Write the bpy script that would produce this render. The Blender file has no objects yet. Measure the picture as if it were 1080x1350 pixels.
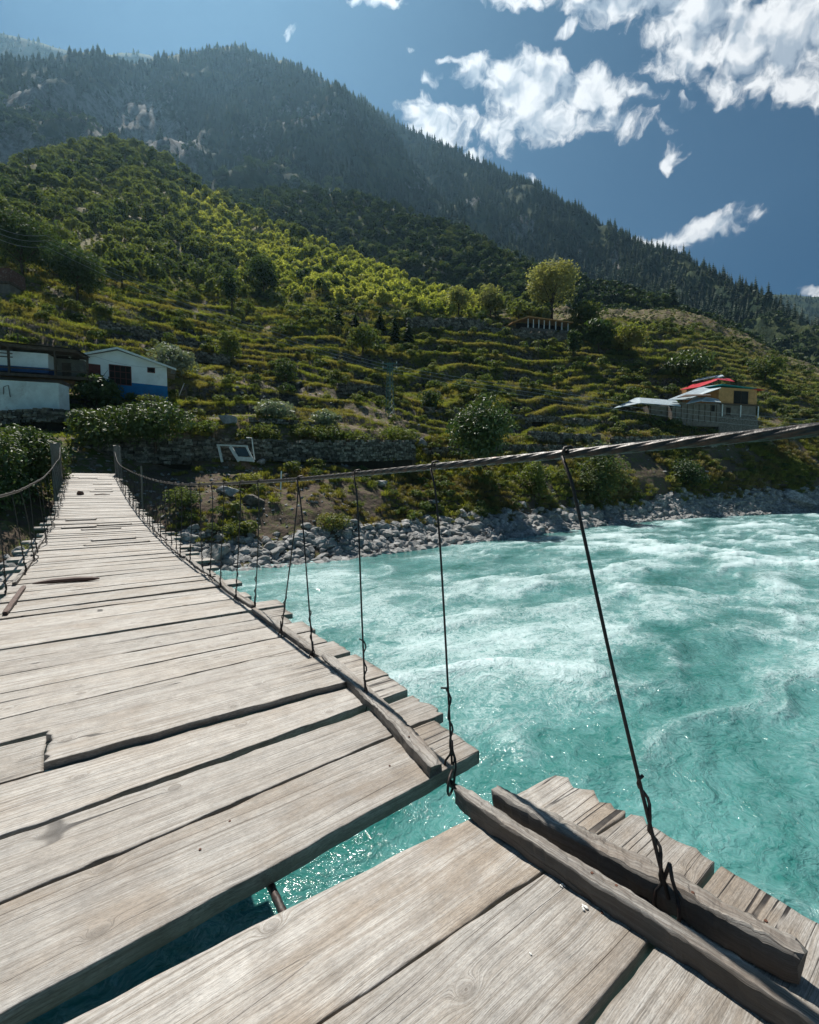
import bpy, math, random
import numpy as np
from mathutils import Vector, Matrix

S = bpy.context.scene
COL = S.collection
R = math.radians

# ------------------------------------------------------------------ camera
FPX = 585.0
PITCH = math.atan((675 - 642) / FPX)
YAW = R(36)
CAM = np.array([0.0, 0.0, 1.5])
FW = np.array([math.sin(YAW) * math.cos(PITCH), math.cos(YAW) * math.cos(PITCH), -math.sin(PITCH)])
RT = np.array([math.cos(YAW), -math.sin(YAW), 0.0])
UP = np.cross(RT, FW)
FH = np.array([math.sin(YAW), math.cos(YAW), 0.0])
cam = bpy.data.cameras.new('camera')
cam.sensor_fit = 'HORIZONTAL'; cam.sensor_width = 36.0
cam.lens = FPX / 1080 * 36.0
cam.clip_start = 0.05; cam.clip_end = 9000
camo = bpy.data.objects.new('camera', cam); COL.objects.link(camo)
camo.matrix_world = Matrix(((RT[0], UP[0], -FW[0], CAM[0]), (RT[1], UP[1], -FW[1], CAM[1]), (RT[2], UP[2], -FW[2], CAM[2]), (0, 0, 0, 1)))
S.camera = camo
S.render.resolution_x = 819; S.render.resolution_y = 1024

# ------------------------------------------------------------------ sun, sky, exposure
SUN_EL, SUN_AZ = R(58), R(7)          # azimuth clockwise from +Y (the way the bridge runs)
SUN_DIR = np.array([math.sin(SUN_AZ) * math.cos(SUN_EL), math.cos(SUN_AZ) * math.cos(SUN_EL), math.sin(SUN_EL)])
sun = bpy.data.lights.new('sun', 'SUN'); sun.energy = 4.6; sun.angle = R(0.5); sun.color = (1.0, 0.95, 0.87)
suno = bpy.data.objects.new('sun', sun); COL.objects.link(suno)
suno.rotation_euler = Vector(SUN_DIR).to_track_quat('Z', 'Y').to_euler()
suno.location = (0, 0, 60)
S.view_settings.view_transform = 'Standard'; S.view_settings.look = 'None'
S.view_settings.exposure = 0.7; S.view_settings.gamma = 1.0; S.view_settings.use_curve_mapping = False
SKY_STRENGTH = 0.05


class NT:
    """tiny node helper"""
    def __init__(self, tree):
        self.t = tree; tree.nodes.clear()
    def n(self, typ, props=None, **ins):
        nd = self.t.nodes.new(typ)
        for k, v in (props or {}).items():
            setattr(nd, k, v)
        for k, v in ins.items():
            key = int(k[1:]) if k[0] == 'i' and k[1:].isdigit() else k.replace('_', ' ')
            sock = nd.inputs[key]
            if isinstance(v, bpy.types.NodeSocket): self.t.links.new(v, sock)
            elif isinstance(v, bpy.types.Node): self.t.links.new(v.outputs[0], sock)
            else: sock.default_value = v
        return nd
    def m(self, op, a, b=0.0, c=0.0, clamp=False):
        return self.n('ShaderNodeMath', {'operation': op, 'use_clamp': clamp}, i0=a, i1=b, i2=c).outputs[0]
    def v(self, op, a, b=(0, 0, 0)):
        nd = self.n('ShaderNodeVectorMath', {'operation': op}, i0=a, i1=b)
        return nd.outputs['Value'] if op in ('DOT_PRODUCT', 'LENGTH', 'DISTANCE') else nd.outputs[0]
    def noise(self, vec, scale, detail=3.0, rough=0.55, dist=0.0, col=False):
        nd = self.n('ShaderNodeTexNoise', None, Vector=vec, Scale=scale, Detail=detail, Roughness=rough, Distortion=dist)
        return nd.outputs[1 if col else 0]
    def ramp(self, f, stops, interp='LINEAR'):
        nd = self.n('ShaderNodeValToRGB', None, i0=f)
        cr = nd.color_ramp; cr.interpolation = interp
        while len(cr.elements) < len(stops): cr.elements.new(0.5)
        for e, (p, c) in zip(cr.elements, stops):
            e.position = p
            e.color = (c, c, c, 1) if isinstance(c, (int, float)) else (*c, 1)
        return nd.outputs[0]
    def ss(self, x, a, b):
        return self.n('ShaderNodeMapRange', {'interpolation_type': 'SMOOTHSTEP'}, Value=x, From_Min=a, From_Max=b).outputs[0]
    def mix(self, f, a, b, mode='MIX'):
        nd = self.t.nodes.new('ShaderNodeMix'); nd.data_type = 'RGBA'; nd.blend_type = mode
        for i, v in ((0, f), (6, a), (7, b)):
            s = nd.inputs[i]
            if isinstance(v, bpy.types.NodeSocket): self.t.links.new(v, s)
            else: s.default_value = v if i == 0 or len(v) == 4 else (*v, 1)
        return nd.outputs[2]
    def link(self, a, b): self.t.links.new(a, b)


def px_dir(px, py):
    d = FW + RT * (px - 540) / FPX - UP * (py - 675) / FPX
    return d


world = bpy.data.worlds.new('World'); S.world = world; world.use_nodes = True
w = NT(world.node_tree)
sky = w.n('ShaderNodeTexSky', {'sky_type': 'NISHITA', 'sun_disc': False, 'sun_elevation': SUN_EL, 'sun_rotation': SUN_AZ,
                               'altitude': 2200.0, 'air_density': 1.0, 'dust_density': 0.25, 'ozone_density': 2.2})
gen = w.n('ShaderNodeTexCoord').outputs['Generated']
bg_sky = w.n('ShaderNodeBackground', None, Color=w.mix(1.0, sky.outputs[0], (0.27, 0.50, 0.58), 'MULTIPLY'), Strength=SKY_STRENGTH)
# clouds: soft elliptic masses at given directions, broken up by noise
# clouds: soft elliptic masses at given directions of the sky, broken up by noise
AX = (FH * 0.93 + np.array([0, 0, 0.3676])); AX = AX / np.linalg.norm(AX)      # centre of the cloudy part of the sky
AR = np.array([math.cos(YAW), -math.sin(YAW), 0.0]); AU = np.cross(AR, AX)
def sky_uv(d): return np.array([d @ AR / (d @ AX), d @ AU / (d @ AX)])
fz = w.v('DOT_PRODUCT', gen, tuple(AX)); front = w.m('MAXIMUM', fz, 0.12)
uv = w.n('ShaderNodeCombineXYZ', None, i0=w.m('DIVIDE', w.v('DOT_PRODUCT', gen, tuple(AR)), front), i1=w.m('DIVIDE', w.v('DOT_PRODUCT', gen, tuple(AU)), front), i2=0.0).outputs[0]
def noise2(vec, scale, detail, rough, col=False):
    nd = w.n('ShaderNodeTexNoise', {'noise_dimensions': '2D'}, Vector=vec, Scale=scale, Detail=detail, Roughness=rough)
    return nd.outputs[1 if col else 0]
wsub = w.v('SUBTRACT', noise2(uv, 16.0, 3.0, 0.55, True), (0.5, 0.5, 0.5))
warp = w.v('MULTIPLY', wsub, (0.05, 0.05, 0.0))
gd = w.v('ADD', uv, warp)
BLOBS = [(930, 22, 120, 36, 14, 1.0), (1010, 62, 95, 40, 14, 1.05), (1075, 30, 70, 40, 0, 1.1), (820, 8, 62, 18, 8, .9), (905, 78, 40, 22, 10, .85), (985, 108, 42, 20, 10, .85), (1060, 95, 40, 26, 0, .9),
         (692, 110, 42, 30, 0, 1.05), (752, 118, 52, 24, 0, 1.0), (672, 168, 30, 22, 0, .95), (722, 160, 44, 20, 0, 1.0), (785, 160, 42, 15, 5, .9),
         (582, 162, 34, 24, 0, 1.0), (628, 95, 22, 17, -30, .85), (690, 2, 34, 11, 0, .95), (492, 0, 28, 8, 0, .85), (386, 36, 11, 8, -20, .82),
         (752, 40, 12, 7, -30, .8), (845, 124, 16, 8, 0, .8), (890, 170, 11, 7, 20, .8), (905, 135, 9, 6, 20, .75), (890, 208, 10, 10, -40, .8), (930, 304, 40, 14, -14, 1.0),
         (852, 320, 26, 7, 10, .85), (697, 232, 11, 5, -10, .75), (573, 105, 8, 6, 0, .78), (545, 68, 7, 5, 0, .75), (592, 85, 8, 5, 0, .75),
         (1078, 384, 14, 6, 0, .9), (622, 207, 18, 9, 0, .9), (1270, 60, 110, 44, 5, 1.0), (1500, 180, 120, 36, 0, 1.0), (700, -170, 90, 30, 0, 1.0), (300, -150, 70, 24, 0, .9),
         (1000, -220, 150, 50, 0, 1.0), (1350, 330, 50, 18, 0, .9)]
field = None
for (bx, by, rx, ry, rot, wt) in BLOBS:
    c0 = sky_uv(px_dir(bx, by)); ex = sky_uv(px_dir(bx + rx * 1.72, by)) - c0; ey = sky_uv(px_dir(bx, by - ry * 1.72)) - c0
    a = -R(rot); sx = 1 / np.linalg.norm(ex); sy = 1 / np.linalg.norm(ey)
    if abs(rot) < 12:
        q = w.n('ShaderNodeVectorMath', {'operation': 'MULTIPLY_ADD'}, i0=gd, i1=(sx, sy, 0), i2=(-c0[0] * sx, -c0[1] * sy, 0)).outputs[0]
    else:
        mp = w.n('ShaderNodeMapping', {'vector_type': 'TEXTURE'}, Vector=gd, Location=(c0[0], c0[1], 0), Rotation=(0, 0, a), Scale=(1 / sx, 1 / sy, 1)); q = mp.outputs[0]
    dn = w.n('ShaderNodeMath', {'operation': 'MULTIPLY_ADD'}, i0=w.v('DOT_PRODUCT', q, q), i1=-0.6 * wt, i2=wt).outputs[0]
    field = dn if field is None else w.m('MAXIMUM', field, dn)
n0 = noise2(gd, 20.0, 8.0, 0.60)
dens = w.m('ADD', field, w.m('MULTIPLY', w.m('SUBTRACT', n0, 0.5), 1.9))
mask = w.m('MULTIPLY', w.ss(dens, 0.38, 1.0), w.ss(fz, 0.13, 0.3))
lit = w.m('SUBTRACT', noise2(gd, 20.0, 3.0, 0.5), noise2(w.v('ADD', gd, (-0.010, 0.022, 0.0)), 20.0, 3.0, 0.5))
shade = w.ss(w.m('ADD', w.m('MULTIPLY', lit, 3.0), w.m('MULTIPLY', w.m('SUBTRACT', 0.95, dens), 0.7)), -0.55, 0.45)
ccol = w.mix(shade, (0.42, 0.48, 0.56), (1.0, 1.0, 1.0))
bg_cloud = w.n('ShaderNodeBackground', None, Color=ccol, Strength=0.60)
mx = w.n('ShaderNodeMixShader', None, i0=mask, i1=bg_sky, i2=bg_cloud)
wo = w.n('ShaderNodeOutputWorld', None, Surface=mx)

# ------------------------------------------------------------------ numpy noise
def _hash(ix, iy, seed):
    h = (ix.astype(np.int64) * 374761393 + iy.astype(np.int64) * 668265263 + seed * 2147483647 * 31) & 0xffffffff
    h = ((h ^ (h >> 13)) * 1274126177) & 0xffffffff
    return ((h ^ (h >> 16)) & 0xffffff) / float(0xffffff)
def vnoise(x, y, seed=0):
    x = np.asarray(x, float); y = np.asarray(y, float)
    ix = np.floor(x); iy = np.floor(y); fx = x - ix; fy = y - iy
    fx = fx * fx * fx * (fx * (fx * 6 - 15) + 10); fy = fy * fy * fy * (fy * (fy * 6 - 15) + 10)
    a = _hash(ix, iy, seed); b = _hash(ix + 1, iy, seed); c = _hash(ix, iy + 1, seed); d = _hash(ix + 1, iy + 1, seed)
    return (a * (1 - fx) + b * fx) * (1 - fy) + (c * (1 - fx) + d * fx) * fy
def fbm(x, y, seed=0, octv=4, gain=0.5):
    s = 0; a = 1; t = 0
    for k in range(octv):
        ca, sa = math.cos(k * 1.1), math.sin(k * 1.1)
        s = s + a * (vnoise((x * ca - y * sa) * 2 ** k, (x * sa + y * ca) * 2 ** k, seed + k * 17) - 0.5); t += a; a *= gain
    return s / t * 2
def ridged(x, y, seed=0, octv=4):
    s = 0; a = 1; t = 0
    for k in range(octv):
        ca, sa = math.cos(k * 1.3), math.sin(k * 1.3)
        s = s + a * (1 - np.abs(2 * vnoise((x * ca - y * sa) * 2 ** k, (x * sa + y * ca) * 2 ** k, seed + k * 13) - 1)); t += a; a *= 0.5
    return s / t
def smooth(a, b, x):
    t = np.clip((x - a) / (b - a), 0, 1); return t * t * (3 - 2 * t)
rng = np.random.default_rng(7)
random.seed(5)

# ------------------------------------------------------------------ object helpers
def tag(o, label=None, cat=None, group=None, kind=None):
    if label: o['label'] = label
    if cat: o['category'] = cat
    if group: o['group'] = group
    if kind: o['kind'] = kind
    return o
def mesh_np(name, V, Fc, mats=None, smooth_=False, mi=None):
    """V (n,3) array, Fc list/array of faces (all same size if array)"""
    me = bpy.data.meshes.new(name)
    V = np.asarray(V, dtype=np.float32)
    if isinstance(Fc, np.ndarray):
        k = Fc.shape[1]; n = len(Fc)
        me.vertices.add(len(V)); me.vertices.foreach_set('co', V.ravel())
        me.loops.add(n * k); me.loops.foreach_set('vertex_index', Fc.astype(np.int32).ravel())
        me.polygons.add(n); me.polygons.foreach_set('loop_start', np.arange(0, n * k, k, dtype=np.int32))
        me.update(calc_edges=True)
    else:
        me.from_pydata([tuple(map(float, v)) for v in V], [], [tuple(f) for f in Fc]); me.update()
    for m in (mats or []): me.materials.append(m)
    if mi is not None: me.polygons.foreach_set('material_index', np.asarray(mi, dtype=np.int32))
    me.polygons.foreach_set('use_smooth', np.full(len(me.polygons), bool(smooth_)))
    return me
def link(name, me, parent=None):
    o = bpy.data.objects.new(name, me); COL.objects.link(o)
    if parent is not None: o.parent = parent
    return o
def empty(name, loc=(0, 0, 0), rz=0.0):
    o = bpy.data.objects.new(name, None); COL.objects.link(o)
    o.location = loc; o.rotation_euler = (0, 0, rz); o.empty_display_size = 0.3
    return o
def attr(me, name, vals):
    a = me.attributes.new(name, 'FLOAT', 'POINT'); a.data.foreach_set('value', np.asarray(vals, dtype=np.float32).ravel())
def copy_tree(o, parent=None):
    c = o.copy(); COL.objects.link(c)
    if parent is not None: c.parent = parent
    for ch in o.children: copy_tree(ch, c)
    return c

class MB:
    """collects shapes into one mesh"""
    def __init__(s): s.V = []; s.F = []
    def add(s, V, F):
        b = len(s.V); s.V.extend([tuple(v) for v in V]); s.F.extend([tuple(i + b for i in f) for f in F]); return s
    def box(s, c, d, rz=0.0, jit=0.0):
        V = []
        for k in range(8):
            x = (-.5 if k & 1 == 0 else .5) * d[0]; y = (-.5 if k & 2 == 0 else .5) * d[1]; z = (-.5 if k & 4 == 0 else .5) * d[2]
            if jit: x += random.uniform(-jit, jit) * d[0]; y += random.uniform(-jit, jit) * d[1]; z += random.uniform(-jit, jit) * d[2]
            V.append((c[0] + x * math.cos(rz) - y * math.sin(rz), c[1] + x * math.sin(rz) + y * math.cos(rz), c[2] + z))
        return s.add(V, [(0, 2, 3, 1), (4, 5, 7, 6), (0, 1, 5, 4), (2, 6, 7, 3), (0, 4, 6, 2), (1, 3, 7, 5)])
    def hexa(s, V8):
        """bottom 4 (ccw) then top 4"""
        return s.add(V8, [(3, 2, 1, 0), (4, 5, 6, 7), (0, 1, 5, 4), (1, 2, 6, 5), (2, 3, 7, 6), (3, 0, 4, 7)])
    def tube(s, P, r, n=6, caps=True):
        P = [Vector(p) for p in P]; rings = []
        r = r if hasattr(r, '__len__') else [r] * len(P)
        prev = None
        for i, p in enumerate(P):
            t = (P[min(i + 1, len(P) - 1)] - P[max(i - 1, 0)]).normalized()
            if prev is None:
                prev = t.orthogonal().normalized()
            u = (prev - t * prev.dot(t))
            u = u.normalized() if u.length > 1e-6 else t.orthogonal().normalized()
            v = t.cross(u); prev = u
            rings.append([p + (u * math.cos(a) + v * math.sin(a)) * r[i] for a in [2 * math.pi * k / n for k in range(n)]])
        V = [q for rg in rings for q in rg]
        F = [(i * n + k, i * n + (k + 1) % n, (i + 1) * n + (k + 1) % n, (i + 1) * n + k) for i in range(len(P) - 1) for k in range(n)]
        if caps: F += [tuple(range(n - 1, -1, -1)), tuple((len(P) - 1) * n + k for k in range(n))]
        return s.add(V, F)
    def mesh(s, name, mat, sm=False): return mesh_np(name, np.array(s.V), s.F, [mat], sm)
    def build(s, name, mat, parent=None, sm=False): return link(name, s.mesh(name, mat, sm), parent)

# ------------------------------------------------------------------ materials
def newmat(name):
    m = bpy.data.materials.new(name); m.use_nodes = True
    t = NT(m.node_tree); t.mat = m
    return t
def out(t, shader, disp=None):
    o = t.n('ShaderNodeOutputMaterial', None, Surface=shader)
    return t.mat
def princ(t, col, rough=0.8, bump=None, bstr=0.4, bdist=0.02, spec=0.3, metal=0.0):
    p = t.n('ShaderNodeBsdfPrincipled', None, Base_Color=col, Roughness=rough, Metallic=metal)
    p.inputs['Specular IOR Level'].default_value = spec
    if bump is not None:
        b = t.n('ShaderNodeBump', None, Height=bump, Strength=bstr, Distance=bdist); t.link(b.outputs[0], p.inputs['Normal'])
    return p
def foliage(name, a, b, c, trans=0.35, pscale=0.05, gl=(0.03, 0.6)):
    t = newmat(name)
    oi = t.n('ShaderNodeObjectInfo'); pos = t.n('ShaderNodeNewGeometry').outputs['Position']
    col = t.mix(oi.outputs['Random'], a, b)
    nz = t.ss(t.noise(pos, pscale, 3.0), 0.40, 0.62)
    col = t.mix(t.m('MULTIPLY', nz, 0.7), col, c)
    leafn = t.noise(pos, 2.3, 2.0)
    col = t.mix(0.35, col, t.ramp(leafn, [(0.3, 0.5), (0.65, 1.0)]), 'MULTIPLY')
    d = t.n('ShaderNodeBsdfDiffuse', None, Color=col)
    tr = t.n('ShaderNodeBsdfTranslucent', None, Color=t.mix(1.0, col, (1.0, 1.0, 0.45), 'MULTIPLY'))
    g = t.n('ShaderNodeBsdfGlossy', None, Color=(1, 1, 1, 1), Roughness=gl[1])
    s = t.n('ShaderNodeMixShader', None, i0=trans, i1=d, i2=tr)
    s2 = t.n('ShaderNodeMixShader', None, i0=gl[0], i1=s, i2=g)
    return out(t, s2)
def plain(name, col, rough=0.8, var=0.25, scale=3.0, bump=0.3, spec=0.3, metal=0.0, dirt=None):
    t = newmat(name); pos = t.n('ShaderNodeNewGeometry').outputs['Position']
    n = t.noise(pos, scale, 6.0, 0.6)
    c2 = tuple(x * (1 - var) for x in col)
    c = t.mix(t.ss(n, 0.35, 0.65), c2, col)
    if dirt:
        c = t.mix(t.m('MULTIPLY', t.ss(t.noise(pos, scale * 0.45, 8.0, 0.7), 0.52, 0.70), 0.65), c, dirt)
    return out(t, princ(t, c, rough, n, bump, 0.01, spec, metal))

def wood_mat(name, light, mid, dark, warm):
    t = newmat(name)
    oi = t.n('ShaderNodeObjectInfo'); rnd = oi.outputs['Random']
    tc = t.n('ShaderNodeAttribute', {'attribute_name': 'wuv'}).outputs['Vector']    # along, across, depth in metres
    off = t.n('ShaderNodeCombineXYZ', None, i0=t.m('MULTIPLY', rnd, 37.0), i1=t.m('MULTIPLY', rnd, 91.0), i2=0.0)
    p = t.v('ADD', tc, off)
    # knots bend the grain
    kv = t.v('MULTIPLY', p, (2.1, 3.6, 0.0))
    vor = t.n('ShaderNodeTexVoronoi', {'voronoi_dimensions': '2D', 'feature': 'F1'}, Vector=kv, Scale=1.0)
    d = vor.outputs['Distance']
    pick = t.m('GREATER_THAN', t.n('ShaderNodeSeparateColor', None, i0=vor.outputs['Color']).outputs[0], 0.45)
    bulge = t.m('MULTIPLY', t.m('POWER', 2.718, t.m('MULTIPLY', t.m('MULTIPLY', d, d), -130.0)), t.m('MULTIPLY', pick, 0.075))
    sep = t.n('ShaderNodeSeparateXYZ', None, i0=p)
    wob = t.m('MULTIPLY', t.m('SUBTRACT', t.noise(t.v('MULTIPLY', p, (1.3, 4.0, 1.0)), 1.0, 2.0), 0.5), 0.06)
    yy = t.m('ADD', t.m('ADD', sep.outputs[1], bulge), wob)
    gv = t.n('ShaderNodeCombineXYZ', None, i0=t.m('MULTIPLY', sep.outputs[0], 0.9), i1=t.m('MULTIPLY', yy, 62.0), i2=t.m('MULTIPLY', sep.outputs[2], 50.0))
    g1 = t.noise(gv, 1.0, 5.0, 0.62)
    gv2 = t.n('ShaderNodeCombineXYZ', None, i0=t.m('MULTIPLY', sep.outputs[0], 3.5), i1=t.m('MULTIPLY', yy, 330.0), i2=t.m('MULTIPLY', sep.outputs[2], 200.0))
    g2 = t.noise(gv2, 1.0, 3.0, 0.6)
    # long drying cracks
    cv = t.n('ShaderNodeCombineXYZ', None, i0=t.m('MULTIPLY', sep.outputs[0], 0.22), i1=t.m('MULTIPLY', t.m('ADD', sep.outputs[1], t.m('ADD', t.m('MULTIPLY', bulge, 0.3), t.m('MULTIPLY', wob, 0.5))), 8.0), i2=3.0)
    cn = t.m('ABSOLUTE', t.m('SUBTRACT', t.noise(cv, 1.0, 0.0, 0.5), 0.5))
    crack = t.m('MULTIPLY', t.m('SUBTRACT', 1.0, t.ss(cn, 0.0012, 0.0042)), t.ss(t.noise(p, 1.1, 1.0), 0.44, 0.54))
    endw = t.n('ShaderNodeAttribute', {'attribute_name': 'endw'}).outputs['Fac']
    ev = t.n('ShaderNodeCombineXYZ', None, i0=t.m('MULTIPLY', sep.outputs[0], 0.35), i1=t.m('MULTIPLY', t.m('ADD', sep.outputs[1], t.m('MULTIPLY', wob, 0.25)), 15.0), i2=7.0)
    en = t.m('ABSOLUTE', t.m('SUBTRACT', t.noise(ev, 1.0, 1.0, 0.5), 0.5))
    crack = t.m('MAXIMUM', crack, t.m('MULTIPLY', t.m('SUBTRACT', 1.0, t.ss(en, 0.006, 0.016)), t.m('MULTIPLY', endw, t.ss(t.noise(p, 3.0, 3.0), 0.38, 0.55))))
    knot = t.m('MULTIPLY', t.m('SUBTRACT', 1.0, t.ss(d, 0.03, 0.10)), pick)
    stain = t.ss(t.noise(t.v('MULTIPLY', p, (1.0, 2.2, 1.0)), 1.6, 6.0, 0.65), 0.42, 0.66)
    blotch = t.noise(p, 9.0, 6.0, 0.7)
    c = t.mix(t.ss(g1, 0.34, 0.60), mid, light)
    c = t.mix(t.m('MULTIPLY', stain, t.m('ADD', 0.30, t.m('MULTIPLY', rnd, 0.55))), c, warm)
    c = t.mix(t.m('MULTIPLY', t.m('SUBTRACT', 1.0, t.ss(g2, 0.30, 0.54)), 0.62), c, dark)
    c = t.mix(t.m('MULTIPLY', t.m('SUBTRACT', 1.0, t.ss(g1, 0.24, 0.42)), 0.55), c, dark)
    c = t.mix(0.8, c, t.ramp(blotch, [(0.3, 0.62), (0.6, 1.0)]), 'MULTIPLY')
    fib = t.noise(t.v('MULTIPLY', p, (45.0, 260.0, 200.0)), 1.0, 3.0, 0.7)
    c = t.mix(0.75, c, t.ramp(fib, [(0.32, 0.55), (0.58, 1.08)]), 'MULTIPLY')
    grime = t.ss(t.noise(t.v('MULTIPLY', p, (0.7, 3.2, 1.0)), 2.3, 7.0, 0.72), 0.50, 0.68)
    c = t.mix(t.m('MULTIPLY', grime, 0.38), c, (0.13, 0.105, 0.085))
    c = t.mix(t.m('MULTIPLY', knot, 0.45), c, dark)
    c = t.mix(crack, c, (0.025, 0.02, 0.018))
    side = t.n('ShaderNodeAttribute', {'attribute_name': 'side_shade'}).outputs['Fac']
    c = t.mix(t.m('MULTIPLY', side, 0.75), c, dark)  # shade of the backlit sides is put into the wood colour
    tint = t.m('ADD', 0.82, t.m('MULTIPLY', t.m('FRACT', t.m('MULTIPLY', rnd, 7.7)), 0.26))
    c = t.mix(1.0, c, t.n('ShaderNodeCombineColor', None, i0=tint, i1=tint, i2=tint).outputs[0], 'MULTIPLY')
    h = t.m('ADD', t.m('ADD', t.m('MULTIPLY', g1, 0.55), t.m('MULTIPLY', fib, 0.4)), t.m('ADD', t.m('MULTIPLY', g2, 0.5), t.m('MULTIPLY', crack, -2.2)))
    return out(t, princ(t, c, 0.58, h, 0.6, 0.005, 0.45))

M = {}
M['plank'] = wood_mat('weathered_plank_wood', (0.50, 0.475, 0.44), (0.33, 0.295, 0.255), (0.11, 0.092, 0.076), (0.29, 0.228, 0.168))
M['rail'] = wood_mat('grey_rail_wood', (0.38, 0.36, 0.33), (0.19, 0.17, 0.15), (0.06, 0.05, 0.042), (0.16, 0.115, 0.08))
M['post'] = wood_mat('grey_post_wood', (0.30, 0.27, 0.24), (0.2, 0.17, 0.15), (0.06, 0.05, 0.045), (0.16, 0.12, 0.09))
M['brownwood'] = wood_mat('red_brown_wood', (0.16, 0.09, 0.07), (0.10, 0.055, 0.045), (0.03, 0.02, 0.018), (0.14, 0.07, 0.05))
M['steel'] = plain('dark_steel_rope', (0.05, 0.047, 0.045), 0.42, 0.5, 40.0, 0.3, 0.6, 0.7, (0.10, 0.05, 0.03))
M['wire'] = plain('rusty_wire', (0.045, 0.038, 0.036), 0.55, 0.4, 60.0, 0.3, 0.5, 0.4, (0.09, 0.04, 0.025))
M['nail'] = plain('rusty_nail', (0.12, 0.05, 0.03), 0.7, 0.4, 80.0, 0.3)

def rock_mat(name, a, b, c, lichen=(0.30, 0.28, 0.2), scale=1.0, at=False):
    t = newmat(name); pos = t.n('ShaderNodeNewGeometry').outputs['Position']; oi = t.n('ShaderNodeObjectInfo')
    n = t.noise(pos, 2.5 * scale, 8.0, 0.65); n2 = t.noise(pos, 14.0 * scale, 6.0, 0.7)
    col = t.mix(oi.outputs['Random'], a, b)
    col = t.mix(t.ss(n, 0.42, 0.62), c, col)
    col = t.mix(t.m('MULTIPLY', t.ss(n2, 0.55, 0.7), 0.35), col, lichen)
    if at: col = t.mix(1.0, col, t.ramp(t.n('ShaderNodeAttribute', {'attribute_name': 'tone'}).outputs['Fac'], [(0.0, 0.30), (1.0, 1.25)]), 'MULTIPLY')
    return out(t, princ(t, col, 0.82, t.m('ADD', n, t.m('MULTIPLY', n2, 0.4)), 0.7, 0.08, 0.25))
M['rock'] = rock_mat('river_stone', (0.42, 0.42, 0.41), (0.24, 0.24, 0.235), (0.20, 0.20, 0.195))
M['wallstone'] = rock_mat('dry_wall_stone', (0.27, 0.25, 0.22), (0.27, 0.25, 0.22), (0.12, 0.115, 0.09), scale=1.5, at=True)
M['plainstone'] = rock_mat('rubble_stone', (0.22, 0.20, 0.175), (0.17, 0.155, 0.14), (0.09, 0.08, 0.07), scale=1.5)
M['palerock'] = rock_mat('pale_stone', (0.50, 0.49, 0.48), (0.36, 0.35, 0.34), (0.24, 0.235, 0.23))
M['darkearth'] = plain('dark_wall_core', (0.04, 0.034, 0.026), 0.95, 0.4, 2.0)

# ------------------------------------------------------------------ terrain
def px_point(px, py, f):
    """point on the ray of a photograph pixel at forward distance f"""
    px = np.asarray(px, float); py = np.asarray(py, float); f = np.asarray(f, float)
    a = (px - 540) / FPX; b = -(py - 675) / FPX
    hx = FW[0] + RT[0] * a + UP[0] * b; hy = FW[1] + RT[1] * a + UP[1] * b; hz = FW[2] + RT[2] * a + UP[2] * b
    k = f / (hx * FH[0] + hy * FH[1])
    return np.stack([CAM[0] + hx * k, CAM[1] + hy * k, CAM[2] + hz * k], -1)
def project(P):
    d = np.asarray(P) - CAM
    z = d @ FW
    return 540 + FPX * (d @ RT) / z, 675 - FPX * (d @ UP) / z, z
ZW = -3.5

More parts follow.
